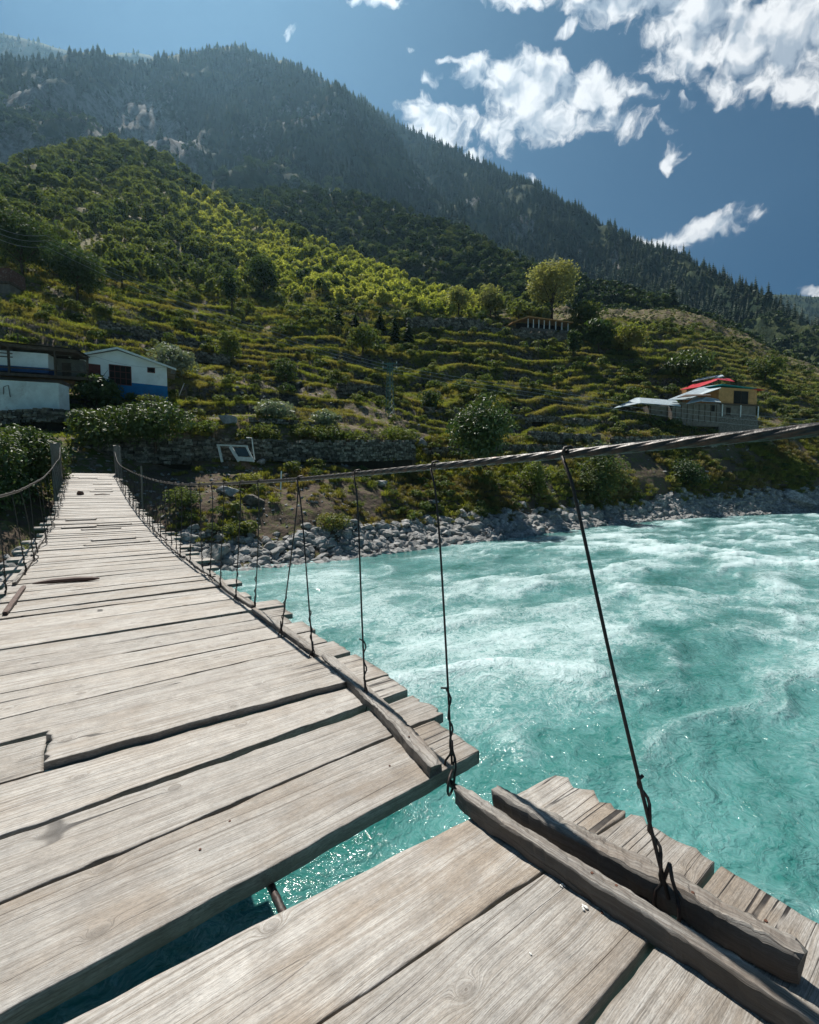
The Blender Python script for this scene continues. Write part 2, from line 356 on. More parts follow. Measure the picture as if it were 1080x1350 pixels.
class Sheet:
    def __init__(s, cols, step_in, rowpx, water=False, back=(40, 40), outer=(-500, 1600), relief=None, rough_px=6, extra=1.0):
        xs = sorted(cols)
        K = len(cols[xs[0]])
        tab = np.array([cols[x] for x in xs], float)               # (ncol, K, 2)
        pxs = [outer[0]]
        while pxs[-1] < outer[1]:
            p = pxs[-1]; pxs.append(p + (step_in if -50 <= p <= 1130 else step_in * 7))
        pxs = np.array(pxs); s.px = pxs
        kp = np.stack([np.interp(pxs, xs, tab[:, k, 0]) for k in range(K)], 1)
        kf = np.stack([np.interp(pxs, xs, tab[:, k, 1]) for k in range(K)], 1)
        # soften the kinks between table columns
        w = rough_px; ker = np.hanning(2 * w + 3)[1:-1]; ker /= ker.sum()
        def sm(a): return np.stack([np.convolve(np.pad(a[:, k], w, 'edge'), ker, 'valid') for k in range(K)], 1)
        kp, kf = sm(kp), sm(kf)
        js = [0.0]
        for k in range(K - 1):
            n = max(2, int(np.mean(np.abs(kp[:, k] - kp[:, k + 1])[(pxs > 0) & (pxs < 1080)]) / rowpx * extra) if k < K - 1 else 3)
            js += list(k + (np.arange(n) + 1) / n)
        js = np.array(js); s.js = js
        k0 = np.clip(np.floor(js).astype(int), 0, K - 2); fr = js - k0
        # catmull-rom along the column for f, linear for the row
        def cr(a):
            p0 = a[:, np.clip(k0 - 1, 0, K - 1)]; p1 = a[:, k0]; p2 = a[:, k0 + 1]; p3 = a[:, np.clip(k0 + 2, 0, K - 1)]
            m1 = (p2 - p0) / 2; m2 = (p3 - p1) / 2
            t = fr[None, :]; h = (2 * t**3 - 3 * t**2 + 1) * p1 + (t**3 - 2 * t**2 + t) * m1 + (-2 * t**3 + 3 * t**2) * p2 + (t**3 - t**2) * m2
            return 0.5 * h + 0.5 * (p1 * (1 - t) + p2 * t)
        PY = cr(kp); Fd = cr(kf)
        PX = np.repeat(pxs[:, None], len(js), 1)
        P = px_point(PX, PY, Fd)
        if water:     # first rows: run under the water
            pre = []
            for (df, z) in ((9, ZW - 4.5), (4, ZW - 2.2), (1.2, ZW - 0.55)):
                q = px_point(PX[:, 0], PY[:, 0], np.maximum(Fd[:, 0] - df, 3)); q[:, 2] = z; pre.append(q[:, None])
            P = np.concatenate(pre + [P], 1); s.npre = 3
        else: s.npre = 0
        # back side behind the crest
        post = []
        last = P[:, -1]
        for k in (0.25, 1.0):
            q = last + FH * back[0] * k; q[:, 2] -= back[1] * k * (0.6 if k < 1 else 1.0); post.append(q[:, None])
        P = np.concatenate([P] + post, 1)
        s.jj = np.concatenate([np.full(s.npre, -1.0), js, [K, K + 1]])
        s.K = K
        s.P = P
        s.J = np.repeat(s.jj[None, :], len(pxs), 0)
    def build(s, name, mat, attrs=None, kind='structure'):
        nx, ny = s.P.shape[:2]
        i, j = np.meshgrid(np.arange(nx - 1), np.arange(ny - 1), indexing='ij')
        a = i * ny + j
        F = np.stack([a, a + ny, a + ny + 1, a + 1], -1).reshape(-1, 4)
        me = mesh_np(name, s.P.reshape(-1, 3), F, [mat], True)
        for k, v in (attrs or {}).items(): attr(me, k, v)
        o = link(name, me); tag(o, kind=kind); s.o = o
        s.prep(); return o
    def prep(s):
        x, y, z = project(s.P.reshape(-1, 3))
        s.py = y.reshape(s.P.shape[:2]); s.vis = s.py <= np.minimum.accumulate(s.py, 1) + 0.01
    def hit(s, px, py):
        """ground point seen at a photograph pixel"""
        i = int(np.argmin(np.abs(s.px - px)))
        col = s.py[i]; k = s.npre
        m = np.where((col[k:] <= py))[0]
        j = (m[0] + k) if len(m) else int(np.argmin(col))
        if j > 0 and abs(col[j - 1] - col[j]) > 1e-6:
            t = np.clip((col[j - 1] - py) / (col[j - 1] - col[j]), 0, 1)
            return s.P[i, j - 1] * (1 - t) + s.P[i, j] * t
        return s.P[i, j].copy()
    def zat(s, X, Y):
        """height of the sheet under a world position (nearest vertex)"""
        d = (X - CAM[0]) * FH[0] + (Y - CAM[1]) * FH[1]; r = X * RT[0] + Y * RT[1]
        pxg = 540 + FPX * r / d
        i = int(np.clip(np.searchsorted(s.px, pxg), 0, len(s.px) - 1))
        dd = (s.P[i, :, 0] - X) ** 2 + (s.P[i, :, 1] - Y) ** 2
        return float(s.P[i, int(np.argmin(dd)), 2])
    def area(s):
        d1 = np.zeros(s.P.shape[:2]); P = s.P
        a = P[1:, :-1] - P[:-1, :-1]; b = P[:-1, 1:] - P[:-1, :-1]
        cr = np.linalg.norm(np.cross(a, b), axis=-1)
        d1[:-1, :-1] = cr
        return d1
    def scatter(s, n, weight, jitter=True, mind=0.0):
        w = (s.area() * weight).ravel(); w = np.maximum(w, 0); w[~np.isfinite(w)] = 0
        idx = rng.choice(len(w), size=n, p=w / w.sum())
        i, j = np.unravel_index(idx, s.P.shape[:2])
        i2 = np.minimum(i + 1, s.P.shape[0] - 1); j2 = np.minimum(j + 1, s.P.shape[1] - 1)
        u = rng.random(n)[:, None]; v = rng.random(n)[:, None]
        P = s.P[i, j] * (1 - u) * (1 - v) + s.P[i2, j] * u * (1 - v) + s.P[i, j2] * (1 - u) * v + s.P[i2, j2] * u * v
        if mind > 0:
            cell = {}; keep = []
            for k in range(n):
                c = (int(P[k, 0] // mind), int(P[k, 1] // mind)); ok = True
                for a in (-1, 0, 1):
                    for b in (-1, 0, 1):
                        for q in cell.get((c[0] + a, c[1] + b), ()):
                            if (P[q, 0] - P[k, 0]) ** 2 + (P[q, 1] - P[k, 1]) ** 2 < mind * mind: ok = False
                if ok: cell.setdefault(c, []).append(k); keep.append(k)
            P = P[keep]; i = i[keep]; j = j[keep]
        return P, i, j

def shoref(py): return 5.0 * FPX / (py - 642)
# columns: (row, forward distance) from waterline to crest
A_COLS = {
 -500: [(900, 11), (820, 12.5), (760, 14), (690, 17), (640, 20), (590, 24), (540, 28), (460, 36), (370, 46), (300, 60), (250, 80), (215, 120)],
    0: [(796, 19), (745, 20.5), (700, 22.3), (645, 25.5), (592, 30), (562, 35), (536, 38.5), (452, 48), (400, 58), (330, 88), (270, 150), (222, 230)],
  120: [(759, 25), (722, 26.6), (672, 28.6), (622, 32), (578, 37.0), (548, 40.5), (524, 44), (460, 56), (410, 68), (360, 100), (260, 190), (194, 290)],
  190: [(754, 26), (716, 27.8), (668, 30.2), (618, 35.5), (575, 38.6), (545, 42.5), (522, 46.5), (455, 62), (412, 78), (368, 110), (260, 200), (196, 290)],
  250: [(752, 26.6), (712, 28.8), (664, 31.3), (614, 38), (556, 41), (537, 46), (508, 54), (452, 72), (415, 88), (375, 118), (300, 200), (238, 280)],
  330: [(748, 27.6), (710, 30), (665, 33), (612, 40), (556, 43), (532, 50), (502, 60), (455, 80), (415, 100), (385, 125), (335, 185), (288, 245)],
  450: [(736, 31.1), (698, 33.5), (655, 37), (608, 45), (564, 48), (537, 56), (505, 68), (460, 88), (420, 106), (392, 128), (362, 165), (332, 215)],
  560: [(722, 36.6), (692, 40.4), (650, 45), (605, 53), (572, 57), (545, 65), (510, 80), (465, 98), (430, 114), (410, 132), (398, 150), (382, 175)],
  700: [(705, 46.4), (680, 50.4), (640, 55), (600, 64), (577, 70), (552, 78), (517, 92), (472, 110), (442, 124), (426, 138), (418, 155), (410, 175)],
  900: [(683, 71.3), (658, 76), (625, 80), (595, 87), (572, 92), (552, 98), (520, 106), (480, 122), (450, 138), (432, 160), (418, 190), (408, 225)],
 1080: [(675, 88.6), (648, 94), (612, 99), (586, 106), (560, 113), (542, 122), (526, 132), (514, 145), (506, 155), (499, 170), (493, 190), (488, 215)],
 1600: [(660, 162), (645, 166), (630, 172), (612, 180), (595, 190), (582, 200), (570, 215), (560, 230), (555, 245), (552, 260), (549, 280), (546, 300)],
}
A = Sheet(A_COLS, 2.2, 1.35, water=True, back=(40, 40), rough_px=9, extra=1.25)
P = A.P; X, Y, Z = P[..., 0], P[..., 1], P[..., 2]; J = A.J
PXg = np.repeat(A.px[:, None], P.shape[1], 1)
dist = np.hypot(X, Y)
nz = fbm(X / 9, Y / 9, 3, 5)
nzf = fbm(X / 1.6, Y / 1.6, 11, 4)
upper = smooth(8.6, 9.4, J)
Z = Z + nz * (0.35 + upper * 3.5) * smooth(0, 1, J) * smooth(11.6, 10.6, J) + nzf * (0.16 + upper * 0.6) * smooth(-0.5, 1, J)
Z = Z + fbm(X / 2.5, Y / 2.5, 14, 3) * 0.55 * smooth(0.6, 1.2, J) * smooth(3.0, 2.4, J)
# terraces
step = (1.75 + 0.95 * smooth(60, 120, dist)) * np.where(fbm(X / 30, Y / 18, 24, 3) > .08, 1.55, 1.0)
tm = smooth(3.9, 4.4, J) * smooth(9.1, 8.3, J) * (0.35 + 0.65 * smooth(-.25, .05, fbm(X / 14, Y / 9, 23, 3)))
q = (Z + 0.085 * (X * RT[0] + Y * RT[1]) * smooth(120, 50, dist) * smooth(30, -10, X * RT[0] + Y * RT[1]) + fbm(X / 22, Y / 22, 21, 3) * 3.4 + fbm(X / 5, Y / 5, 22, 2) * .5) / step
fr = q - np.floor(q)
prof = np.where(fr < 0.72, fr * 0.15, 0.108 + (1 - 0.108) * smooth(0.72, 0.98, fr))
Z = Z + tm * step * (prof - fr)
Z[:, :3] = P[:, :3, 2]
riser = smooth(0.70, 0.78, fr) * tm
lip = (np.exp(-((fr - 0.02) / 0.07) ** 2) + np.exp(-((fr - 0.98) / 0.06) ** 2)) * tm
P[..., 2] = Z

def gattr(me_attr):
    pass
t = newmat('hillside_ground')
pos = t.n('ShaderNodeNewGeometry').outputs['Position']
at_r = t.n('ShaderNodeAttribute', {'attribute_name': 'riser'}).outputs['Fac']
at_b = t.n('ShaderNodeAttribute', {'attribute_name': 'bank'}).outputs['Fac']
at_u = t.n('ShaderNodeAttribute', {'attribute_name': 'upper'}).outputs['Fac']
n1 = t.noise(pos, 0.18, 5.0, 0.6); n2 = t.noise(pos, 1.6, 7.0, 0.68); n3 = t.noise(pos, 0.06, 4.0)
grass = t.mix(t.ss(n1, 0.4, 0.62), (0.09, 0.115, 0.034), (0.175, 0.18, 0.06))
grass = t.mix(t.m('MULTIPLY', t.ss(n3, 0.5, 0.65), 0.6), grass, (0.14, 0.115, 0.055))
soil = t.mix(t.ss(n2, 0.4, 0.62), (0.09, 0.065, 0.045), (0.21, 0.165, 0.12))
c = t.mix(t.ss(t.m('ADD', n2, t.m('MULTIPLY', n1, 0.4)), 0.60, 0.74), grass, soil)
stone = t.mix(t.ss(n2, 0.42, 0.6), (0.04, 0.036, 0.03), (0.15, 0.14, 0.12))
c = t.mix(t.m('MULTIPLY', at_r, t.ss(n1, 0.38, 0.52)), c, stone)
c = t.mix(t.m('MULTIPLY', at_u, 0.55), c, (0.22, 0.20, 0.10))
c = t.mix(t.m('MULTIPLY', at_b, t.ss(n2, 0.3, 0.6)), c, t.mix(n2, (0.06, 0.05, 0.04), (0.15, 0.11, 0.085)))
vor = t.n('ShaderNodeTexVoronoi', None, Vector=pos, Scale=2.2)
bh = t.m('ADD', n2, t.m('MULTIPLY', vor.outputs['Distance'], 0.3))
M['hill'] = out(t, princ(t, c, 0.95, bh, 0.8, 0.25, 0.1))
bank = smooth(3.6, 2.4, J)
A.build('hillside_ground', M['hill'], {'riser': riser, 'bank': bank, 'upper': upper * smooth(740, 620, PXg)})

def mountain_mat(name, veg1, veg2, rock1, rock2):
    t = newmat(name); pos = t.n('ShaderNodeNewGeometry').outputs['Position']
    at = t.n('ShaderNodeAttribute', {'attribute_name': 'rock'}).outputs['Fac']
    n1 = t.noise(pos, 0.02, 6.0, 0.6); n2 = t.noise(t.v('MULTIPLY', pos, (1, 1, 0.35)), 0.09, 8.0, 0.7)
    v = t.mix(t.ss(n1, 0.4, 0.62), veg1, veg2)
    r = t.mix(t.ss(n2, 0.38, 0.62), rock1, rock2)
    k = t.ss(t.m('ADD', at, t.m('MULTIPLY', t.m('SUBTRACT', n2, 0.5), 1.3)), 0.28, 0.72)
    return out(t, princ(t, t.mix(k, v, r), 0.95, n2, 1.0, 4.0, 0.1))
M['mount'] = mountain_mat('mountain_ground', (0.02, 0.04, 0.022), (0.06, 0.075, 0.028), (0.09, 0.085, 0.08), (0.25, 0.24, 0.23))

B_COLS = {
 -500: [(420, 300), (400, 340), (380, 400)], 100: [(360, 310), (330, 350), (300, 400)], 200: [(330, 320), (300, 360), (275, 410)], 300: [(350, 300), (300, 350), (258, 410)],
  400: [(400, 270), (310, 330), (250, 400)], 480: [(420, 260), (330, 320), (262, 390)], 560: [(450, 240), (350, 300), (288, 370)],
  620: [(470, 220), (370, 290), (312, 360)], 700: [(470, 220), (400, 280), (350, 340)], 760: [(470, 220), (410, 270), (370, 320)],
  850: [(470, 240), (430, 275), (390, 310)], 950: [(490, 260), (450, 290), (428, 330)], 1020: [(520, 280), (490, 300), (462, 330)], 1080: [(540, 300), (520, 320), (492, 340)], 1600: [(600, 380), (580, 400), (560, 430)]}
Bs = Sheet(B_COLS, 3.2, 3.0, back=(60, 60), rough_px=6)
P = Bs.P; Bs.P[..., 2] += fbm(P[..., 0] / 40, P[..., 1] / 40, 31, 5) * 9 * smooth(2.1, 1.2, Bs.J) + fbm(P[..., 0] / 12, P[..., 1] / 12, 32, 3) * 1.2
rockB = 0.15 + fbm(P[..., 0] / 30, P[..., 1] / 30, 33, 3) * 0.5
Bs.build('wooded_shoulder', M['mount'], {'rock': rockB})

def mtn(crest, base, fb, fc, name, seed, amp, step, rowpx, back=(150, 120), outer=(-500, 1600), rockfn=None, pw=1.15, sfreq=150.):
    cols = {}
    for px in sorted(set(list(crest))):
        bpy_, cpy = np.interp(px, *zip(*base)), crest[px]
        f0, f1 = np.interp(px, *zip(*fb)), np.interp(px, *zip(*fc))
        cols[px] = [(bpy_ + (cpy - bpy_) * k, f0 + (f1 - f0) * k ** pw) for k in (0, .2, .4, .6, .8, 1.0)]
    s = Sheet(cols, step, rowpx, back=back, outer=outer, rough_px=3)
    P = s.P; u = P[..., 0] * RT[0] + P[..., 1] * RT[1]; v = P[..., 0] * FH[0] + P[..., 1] * FH[1]
    wnd = smooth(5.02, 4.2, s.J)
    s.P[..., 2] += (ridged(u / sfreq, v / (sfreq * 2.6), seed, 5) - 0.55) * amp * wnd * 1.6 + fbm(u / 60, v / 60, seed + 5, 5) * amp * 0.28 * (0.25 + wnd)
    s.P[..., 2] += fbm(u / 14, v / 14, seed + 6, 3) * amp * 0.05
    s.prep()
    rock = rockfn(s) if rockfn else np.zeros(P.shape[:2])
    s.rock = rock
    s.build(name, M['mount'], {'rock': rock})
    return s
def blobs(s, L):
    """bare rock areas, (px, row, rx, ry, strength)"""
    PXg = np.repeat(s.px[:, None], s.P.shape[1], 1); o = np.zeros_like(PXg)
    for (x, y, rx, ry, k) in L: o = np.maximum(o, k * np.exp(-((PXg - x) / rx) ** 2 - ((s.py - y) / ry) ** 2))
    n = fbm(s.P[..., 0] / 45, s.P[..., 2] / 25, 77, 4)
    return o * 1.15 + n * 0.4
C1 = mtn({-500: 90, -200: 100, 0: 74, 60: 80, 90: 68, 125: 70, 150: 84, 175: 88, 200: 78, 240: 70, 290: 62, 320: 62, 345: 76, 385: 82, 420: 100, 450: 120, 480: 136, 500: 155, 520: 176, 545: 214, 600: 285, 650: 322, 700: 348, 760: 382, 850: 430, 1600: 560},
         [(-500, 480), (0, 430), (250, 400), (600, 460), (1600, 620)], [(-500, 280), (0, 330), (300, 400), (600, 420), (1600, 450)], [(-500, 700), (0, 760), (300, 950), (480, 900), (700, 740), (1600, 600)],
         'forested_mountain', 41, 95, 3.0, 2.6,
         rockfn=lambda s: blobs(s, [(60, 130, 60, 30, .9), (150, 150, 70, 35, .95), (210, 185, 60, 30, .9), (20, 190, 60, 40, .55), (110, 190, 50, 25, .6), (400, 150, 50, 22, .5), (245, 215, 22, 20, .9), (340, 190, 60, 30, .35), (560, 240, 30, 14, .45), (660, 310, 30, 14, .4)]))
C2 = mtn({300: 130, 400: 128, 480: 134, 540: 174, 600: 199, 640: 218, 700: 244, 760: 278, 800: 302, 850: 324, 900: 348, 950: 372, 1000: 392, 1040: 412, 1080: 440, 1200: 480, 1600: 548},
         [(300, 480), (700, 470), (1080, 560), (1600, 620)], [(300, 620), (700, 500), (1080, 420), (1600, 500)], [(300, 1250), (540, 1200), (800, 1000), (1080, 760), (1600, 700)],
         'conifer_mountain', 53, 80, 3.0, 2.6, outer=(300, 1600),
         rockfn=lambda s: blobs(s, [(690, 300, 16, 22, 1.0), (812, 345, 10, 25, .8), (770, 330, 12, 12, .5), (620, 260, 30, 15, .4)]))
D1 = mtn({-500: 10, -200: 20, 0: 44, 40: 52, 85: 66, 130: 72, 175: 70, 205: 73, 240: 90, 300: 130, 500: 300}, [(-500, 300), (500, 400)], [(-500, 1000), (500, 1000)], [(-500, 1500), (500, 1600)],
         'far_mountain', 61, 60, 6, 5, outer=(-500, 500))
D2 = mtn({850: 430, 950: 402, 1000: 388, 1040: 388, 1080: 393, 1150: 372, 1300: 350, 1600: 300}, [(850, 560), (1600, 560)], [(850, 1300), (1600, 1300)], [(850, 2300), (1600, 2300)],
         'far_blue_ridge', 67, 60, 6, 5, outer=(850, 1600))

# ------------------------------------------------------------------ river
def water_mat():
    t = newmat('turquoise_river_water'); pos = t.n('ShaderNodeNewGeometry').outputs['Position']
    fm = t.n('ShaderNodeAttribute', {'attribute_name': 'foam'}).outputs['Fac']
    wv = t.v('SCALE', t.v('SUBTRACT', t.noise(pos, 0.45, 4.0, col=True), (0.5, 0.5, 0.5))); wv.node.inputs['Scale'].default_value = 2.2
    wv2 = t.v('SCALE', t.v('SUBTRACT', t.noise(pos, 2.2, 3.0, col=True), (0.5, 0.5, 0.5))); wv2.node.inputs['Scale'].default_value = 0.45
    p = t.v('ADD', t.v('ADD', pos, wv), wv2)
    ps = t.v('MULTIPLY', p, (0.42, 1.0, 1.0))
    def rdg(v, sc, det=3.0):
        return t.m('SUBTRACT', 1.0, t.m('MULTIPLY', t.m('ABSOLUTE', t.m('SUBTRACT', t.noise(v, sc, det, 0.55), 0.5)), 5.0), clamp=True)
    r1 = rdg(ps, 0.9, 5.0); r2 = rdg(ps, 2.6, 5.0); r3 = rdg(p, 8.0, 5.0)
    lace = t.m('ADD', t.m('MULTIPLY', r1, 0.30), t.m('ADD', t.m('MULTIPLY', r2, 0.46), t.m('MULTIPLY', r3, 0.62)))
    big = t.noise(t.v('MULTIPLY', p, (0.5, 1, 1)), 0.28, 5.0, 0.6)
    v = t.m('ADD', t.m('MULTIPLY', lace, 0.62), t.m('ADD', t.m('MULTIPLY', fm, 0.85), t.m('MULTIPLY', t.m('SUBTRACT', big, 0.5), 1.5)))
    f1 = t.ss(v, 0.60, 1.55)
    veil = t.ss(v, 0.05, 1.1)
    deep = t.mix(t.ss(big, 0.35, 0.6), (0.014, 0.115, 0.102), (0.050, 0.195, 0.182))
    c = t.mix(t.m('MULTIPLY', veil, 0.52), deep, (0.22, 0.40, 0.405))
    c = t.mix(t.m('MULTIPLY', f1, 0.80), c, (0.60, 0.72, 0.735))
    fl = t.ss(t.noise(p, 11.0, 6.0, 0.75), 0.60, 0.72)
    c = t.mix(t.m('MULTIPLY', fl, t.m('MULTIPLY', veil, 0.55)), c, (0.62, 0.78, 0.78))
    rough = t.m('ADD', 0.09, t.m('MULTIPLY', f1, 0.5))
    h = t.m('ADD', t.m('MULTIPLY', t.noise(ps, 1.6, 5.0, 0.6), 0.6), t.m('ADD', t.m('MULTIPLY', t.noise(p, 7.0, 3.0, 0.55), 0.17), t.m('MULTIPLY', f1, 0.12)))
    pr = princ(t, c, rough, h, 0.62, 0.38, 0.5)
    pr.inputs['IOR'].default_value = 1.33
    return out(t, pr)
M['water'] = water_mat()
fr_ = [-400, -150, -60, -25, -10, -4, 0, 2.5]
pyr = np.arange(1400, 655, -1.9)
fr_ += list(5.0 * FPX / (pyr - 642)); fr_ = [f for f in fr_ if f < 225]; fr_ += [260, 400, 900]
fr_ = np.array(sorted(set(fr_)))
ur = list(np.linspace(-30, -1.2, 20)) + list(np.arange(-1.15, 1.35, 0.0042)) + list(np.linspace(1.4, 30, 22))
ur = np.array(ur)
# 
Fg, Ug = np.meshgrid(fr_, ur, indexing='ij')
Gs = np.sqrt(np.maximum(Fg, 0) ** 2 + 9)
WX = FH[0] * Fg + RT[0] * Ug * Gs; WY = FH[1] * Fg + RT[1] * Ug * Gs
wx = WX + fbm(WX / 9, WY / 9, 90, 3) * 4; wy = WY + fbm(WX / 9, WY / 9, 95, 3) * 3.2
big = fbm(wx / 9, wy / 4.2, 91, 3)
mid = ridged(wx / 3.6, wy / 1.8, 92, 4) - 0.5
small = fbm(wx / 1.1, wy / 0.7, 93, 3)
# white water strengthens towards the right (upstream) and mid-river
turb = smooth(2, 40, WX) * 0.8 + 0.25
# distance from far shore
shx = [c for c in sorted(A_COLS)]
ushore = np.interp(540 + FPX * Ug, shx, [A_COLS[c][0][1] for c in shx])
near_shore = smooth(0.5, 9, ushore - Fg)
amp = (0.16 + 0.36 * turb) * near_shore + 0.03
lod = smooth(260, 120, Fg)
WZ = ZW + (big * 0.55 + mid * 0.85 + small * 0.16) * amp * lod
foam = np.clip(mid * 1.3 + big * 0.5, 0, 1) * (0.35 + turb * 0.9) * (0.35 + 0.65 * near_shore) + (turb - 0.5) * 0.24
foam += 0.35 * np.exp(-(((WX - 10) / 5) ** 2 + ((WY - 11) / 3.5) ** 2)) + 0.3 * np.exp(-(((WX - 5.5) / 2.0) ** 2 + ((WY - 9) / 2) ** 2))
foam -= 0.30 * np.exp(-(((WX - 4.0) / 4.0) ** 2 + ((WY - 2.0) / 4.0) ** 2))
foam += 0.16 * np.exp(-(((WX - 9) / 9) ** 2 + ((WY - 16) / 8) ** 2))
foam += 0.5 * np.exp(-((ushore - Fg) / 0.8) ** 2) * (Fg > 15)
n0_, n1_ = Fg.shape
i, j = np.meshgrid(np.arange(n0_ - 1), np.arange(n1_ - 1), indexing='ij'); a = i * n1_ + j
me = mesh_np('river_water', np.stack([WX, WY, WZ], -1).reshape(-1, 3), np.stack([a, a + 1, a + n1_ + 1, a + n1_], -1).reshape(-1, 4), [M['water']], True)
attr(me, 'foam', foam)
tag(link('river_water', me), kind='structure')
gm = MB(); gm.add([(-2700, -2700, -11), (3300, -2700, -11), (3300, 3300, -11), (-2700, 3300, -11)], [(0, 1, 2, 3)])
tag(gm.build('ground', M['hill']), kind='structure')

# ------------------------------------------------------------------ suspension footbridge
def zd(y):
    return 0.0092 * max(0.0, y - 10.0) ** 1.676
bridge = empty('suspension_footbridge', (0.35, 38.0, zd(38)))
tag(bridge, 'wire rope suspension footbridge with worn grey planks crossing the turquoise river', 'footbridge')
BO = np.array([0.35, 38.0, zd(38)])
def part(name, me, kind=None):
    o = link(name, me, bridge); o.location = (-BO[0], -BO[1], -BO[2])
    if kind: o['kind'] = kind
    return o

def slab(name, x0, x1, yn0, yn1, yf0, yf1, th, mat, z0=0.0, nx=60, ny=8, wob=0.006, seed=0, ragged=0.02, curved=0.0, rx=0.0, top_noise=0.004, follow=True):
    """plank: near edge yn0 (at x0) -> yn1 (at x1), far edge yf0 -> yf1; closed box with worn edges"""
    u = np.linspace(0, 1, nx + 1); xs = x0 + (x1 - x0) * u
    en = yn0 + (yn1 - yn0) * u + (fbm(u * 6 * (x1 - x0), u * 0 + seed, seed, 4)) * wob * 1.6
    ef = yf0 + (yf1 - yf0) * u + (fbm(u * 6 * (x1 - x0), u * 0 + seed + 9, seed + 4, 4)) * wob * 1.6
    v = np.linspace(0, 1, ny + 1)
    e_ = min(.0045 / max(abs(yf0 - yn0), .05), .08)
    vv = v.copy()
    if ny > 4: vv[1], vv[-2] = e_, 1 - e_; vv[2:-2] = np.linspace(e_ * 3, 1 - e_ * 3, ny - 3)
    Xg = np.repeat(xs[:, None], ny + 1, 1); Yg = en[:, None] * (1 - vv) + ef[:, None] * vv
    # ragged ends
    r0 = fbm(vv * 9 + seed, vv * 0 + 3.1, seed + 2, 3) * ragged; r1 = fbm(vv * 9 + seed, vv * 0 + 7.7, seed + 3, 3) * ragged
    wgt = np.clip((u - 0.9) / 0.1, 0, 1)[:, None]; wgl = np.clip((0.1 - u) / 0.1, 0, 1)[:, None]
    Xg = Xg + wgt * r1[None, :] + wgl * r0[None, :]
    edge = np.minimum(vv, 1 - vv) * (yf0 - yn0)
    rnd = 0.0032 * np.exp(-edge / 0.0025)
    endd = np.minimum(Xg - x0, x1 - Xg)
    rnd = rnd[None, :] + 0.003 * np.exp(-np.clip(endd, 0, 1) / 0.006)
    zt = z0 + np.vectorize(zd)(Yg) if follow else z0 + 0 * Yg
    cup = curved * (2 * vv - 1) ** 2
    tilt = rx * (Xg - (x0 + x1) / 2)
    top = zt + cup[None, :] + tilt - rnd + fbm(Xg * 1.5, Yg * 30 + seed * 3, seed + 5, 3) * top_noise
    bot = zt + tilt - th
    V = np.concatenate([np.stack([Xg, Yg, top], -1).reshape(-1, 3), np.stack([Xg, Yg, bot], -1).reshape(-1, 3)])
    n = (nx + 1) * (ny + 1); m = ny + 1
    i, j = np.meshgrid(np.arange(nx), np.arange(ny), indexing='ij'); a = (i * m + j).ravel()
    F = [np.stack([a, a + m, a + m + 1, a + 1], -1), np.stack([a + n, a + n + 1, a + n + m + 1, a + n + m], -1)]
    i = np.arange(nx); a = i * m; F.append(np.stack([a, a + n, a + m + n, a + m], -1))
    a = i * m + ny; F.append(np.stack([a, a + m, a + m + n, a + n], -1))
    j = np.arange(ny); F.append(np.stack([j, j + 1, j + 1 + n, j + n], -1))
    a = nx * m + j; F.append(np.stack([a, a + n, a + 1 + n, a + 1], -1))
    me = mesh_np(name, V, np.concatenate(F), [mat], False)
    me.polygons.foreach_set('use_smooth', np.concatenate([np.ones(nx * ny * 2), np.zeros(len(me.polygons) - nx * ny * 2)]).astype(bool))
    attr(me, 'endw', np.tile(smooth(x1 - .5, x1 - .12, Xg).ravel(), 2))
    attr(me, 'side_shade', np.concatenate([(np.repeat((edge < .001)[None], nx + 1, 0) * .25).ravel(), np.ones(n)]))  # painted shade grows down the sides, full on the underside
    wa = me.attributes.new('wuv', 'FLOAT_VECTOR', 'POINT')
    vz = np.zeros(2 * n); vz[n:] = th
    wa.data.foreach_set('vector', np.stack([V[:, 0], V[:, 1], vz], -1).astype(np.float32).ravel())
    return me
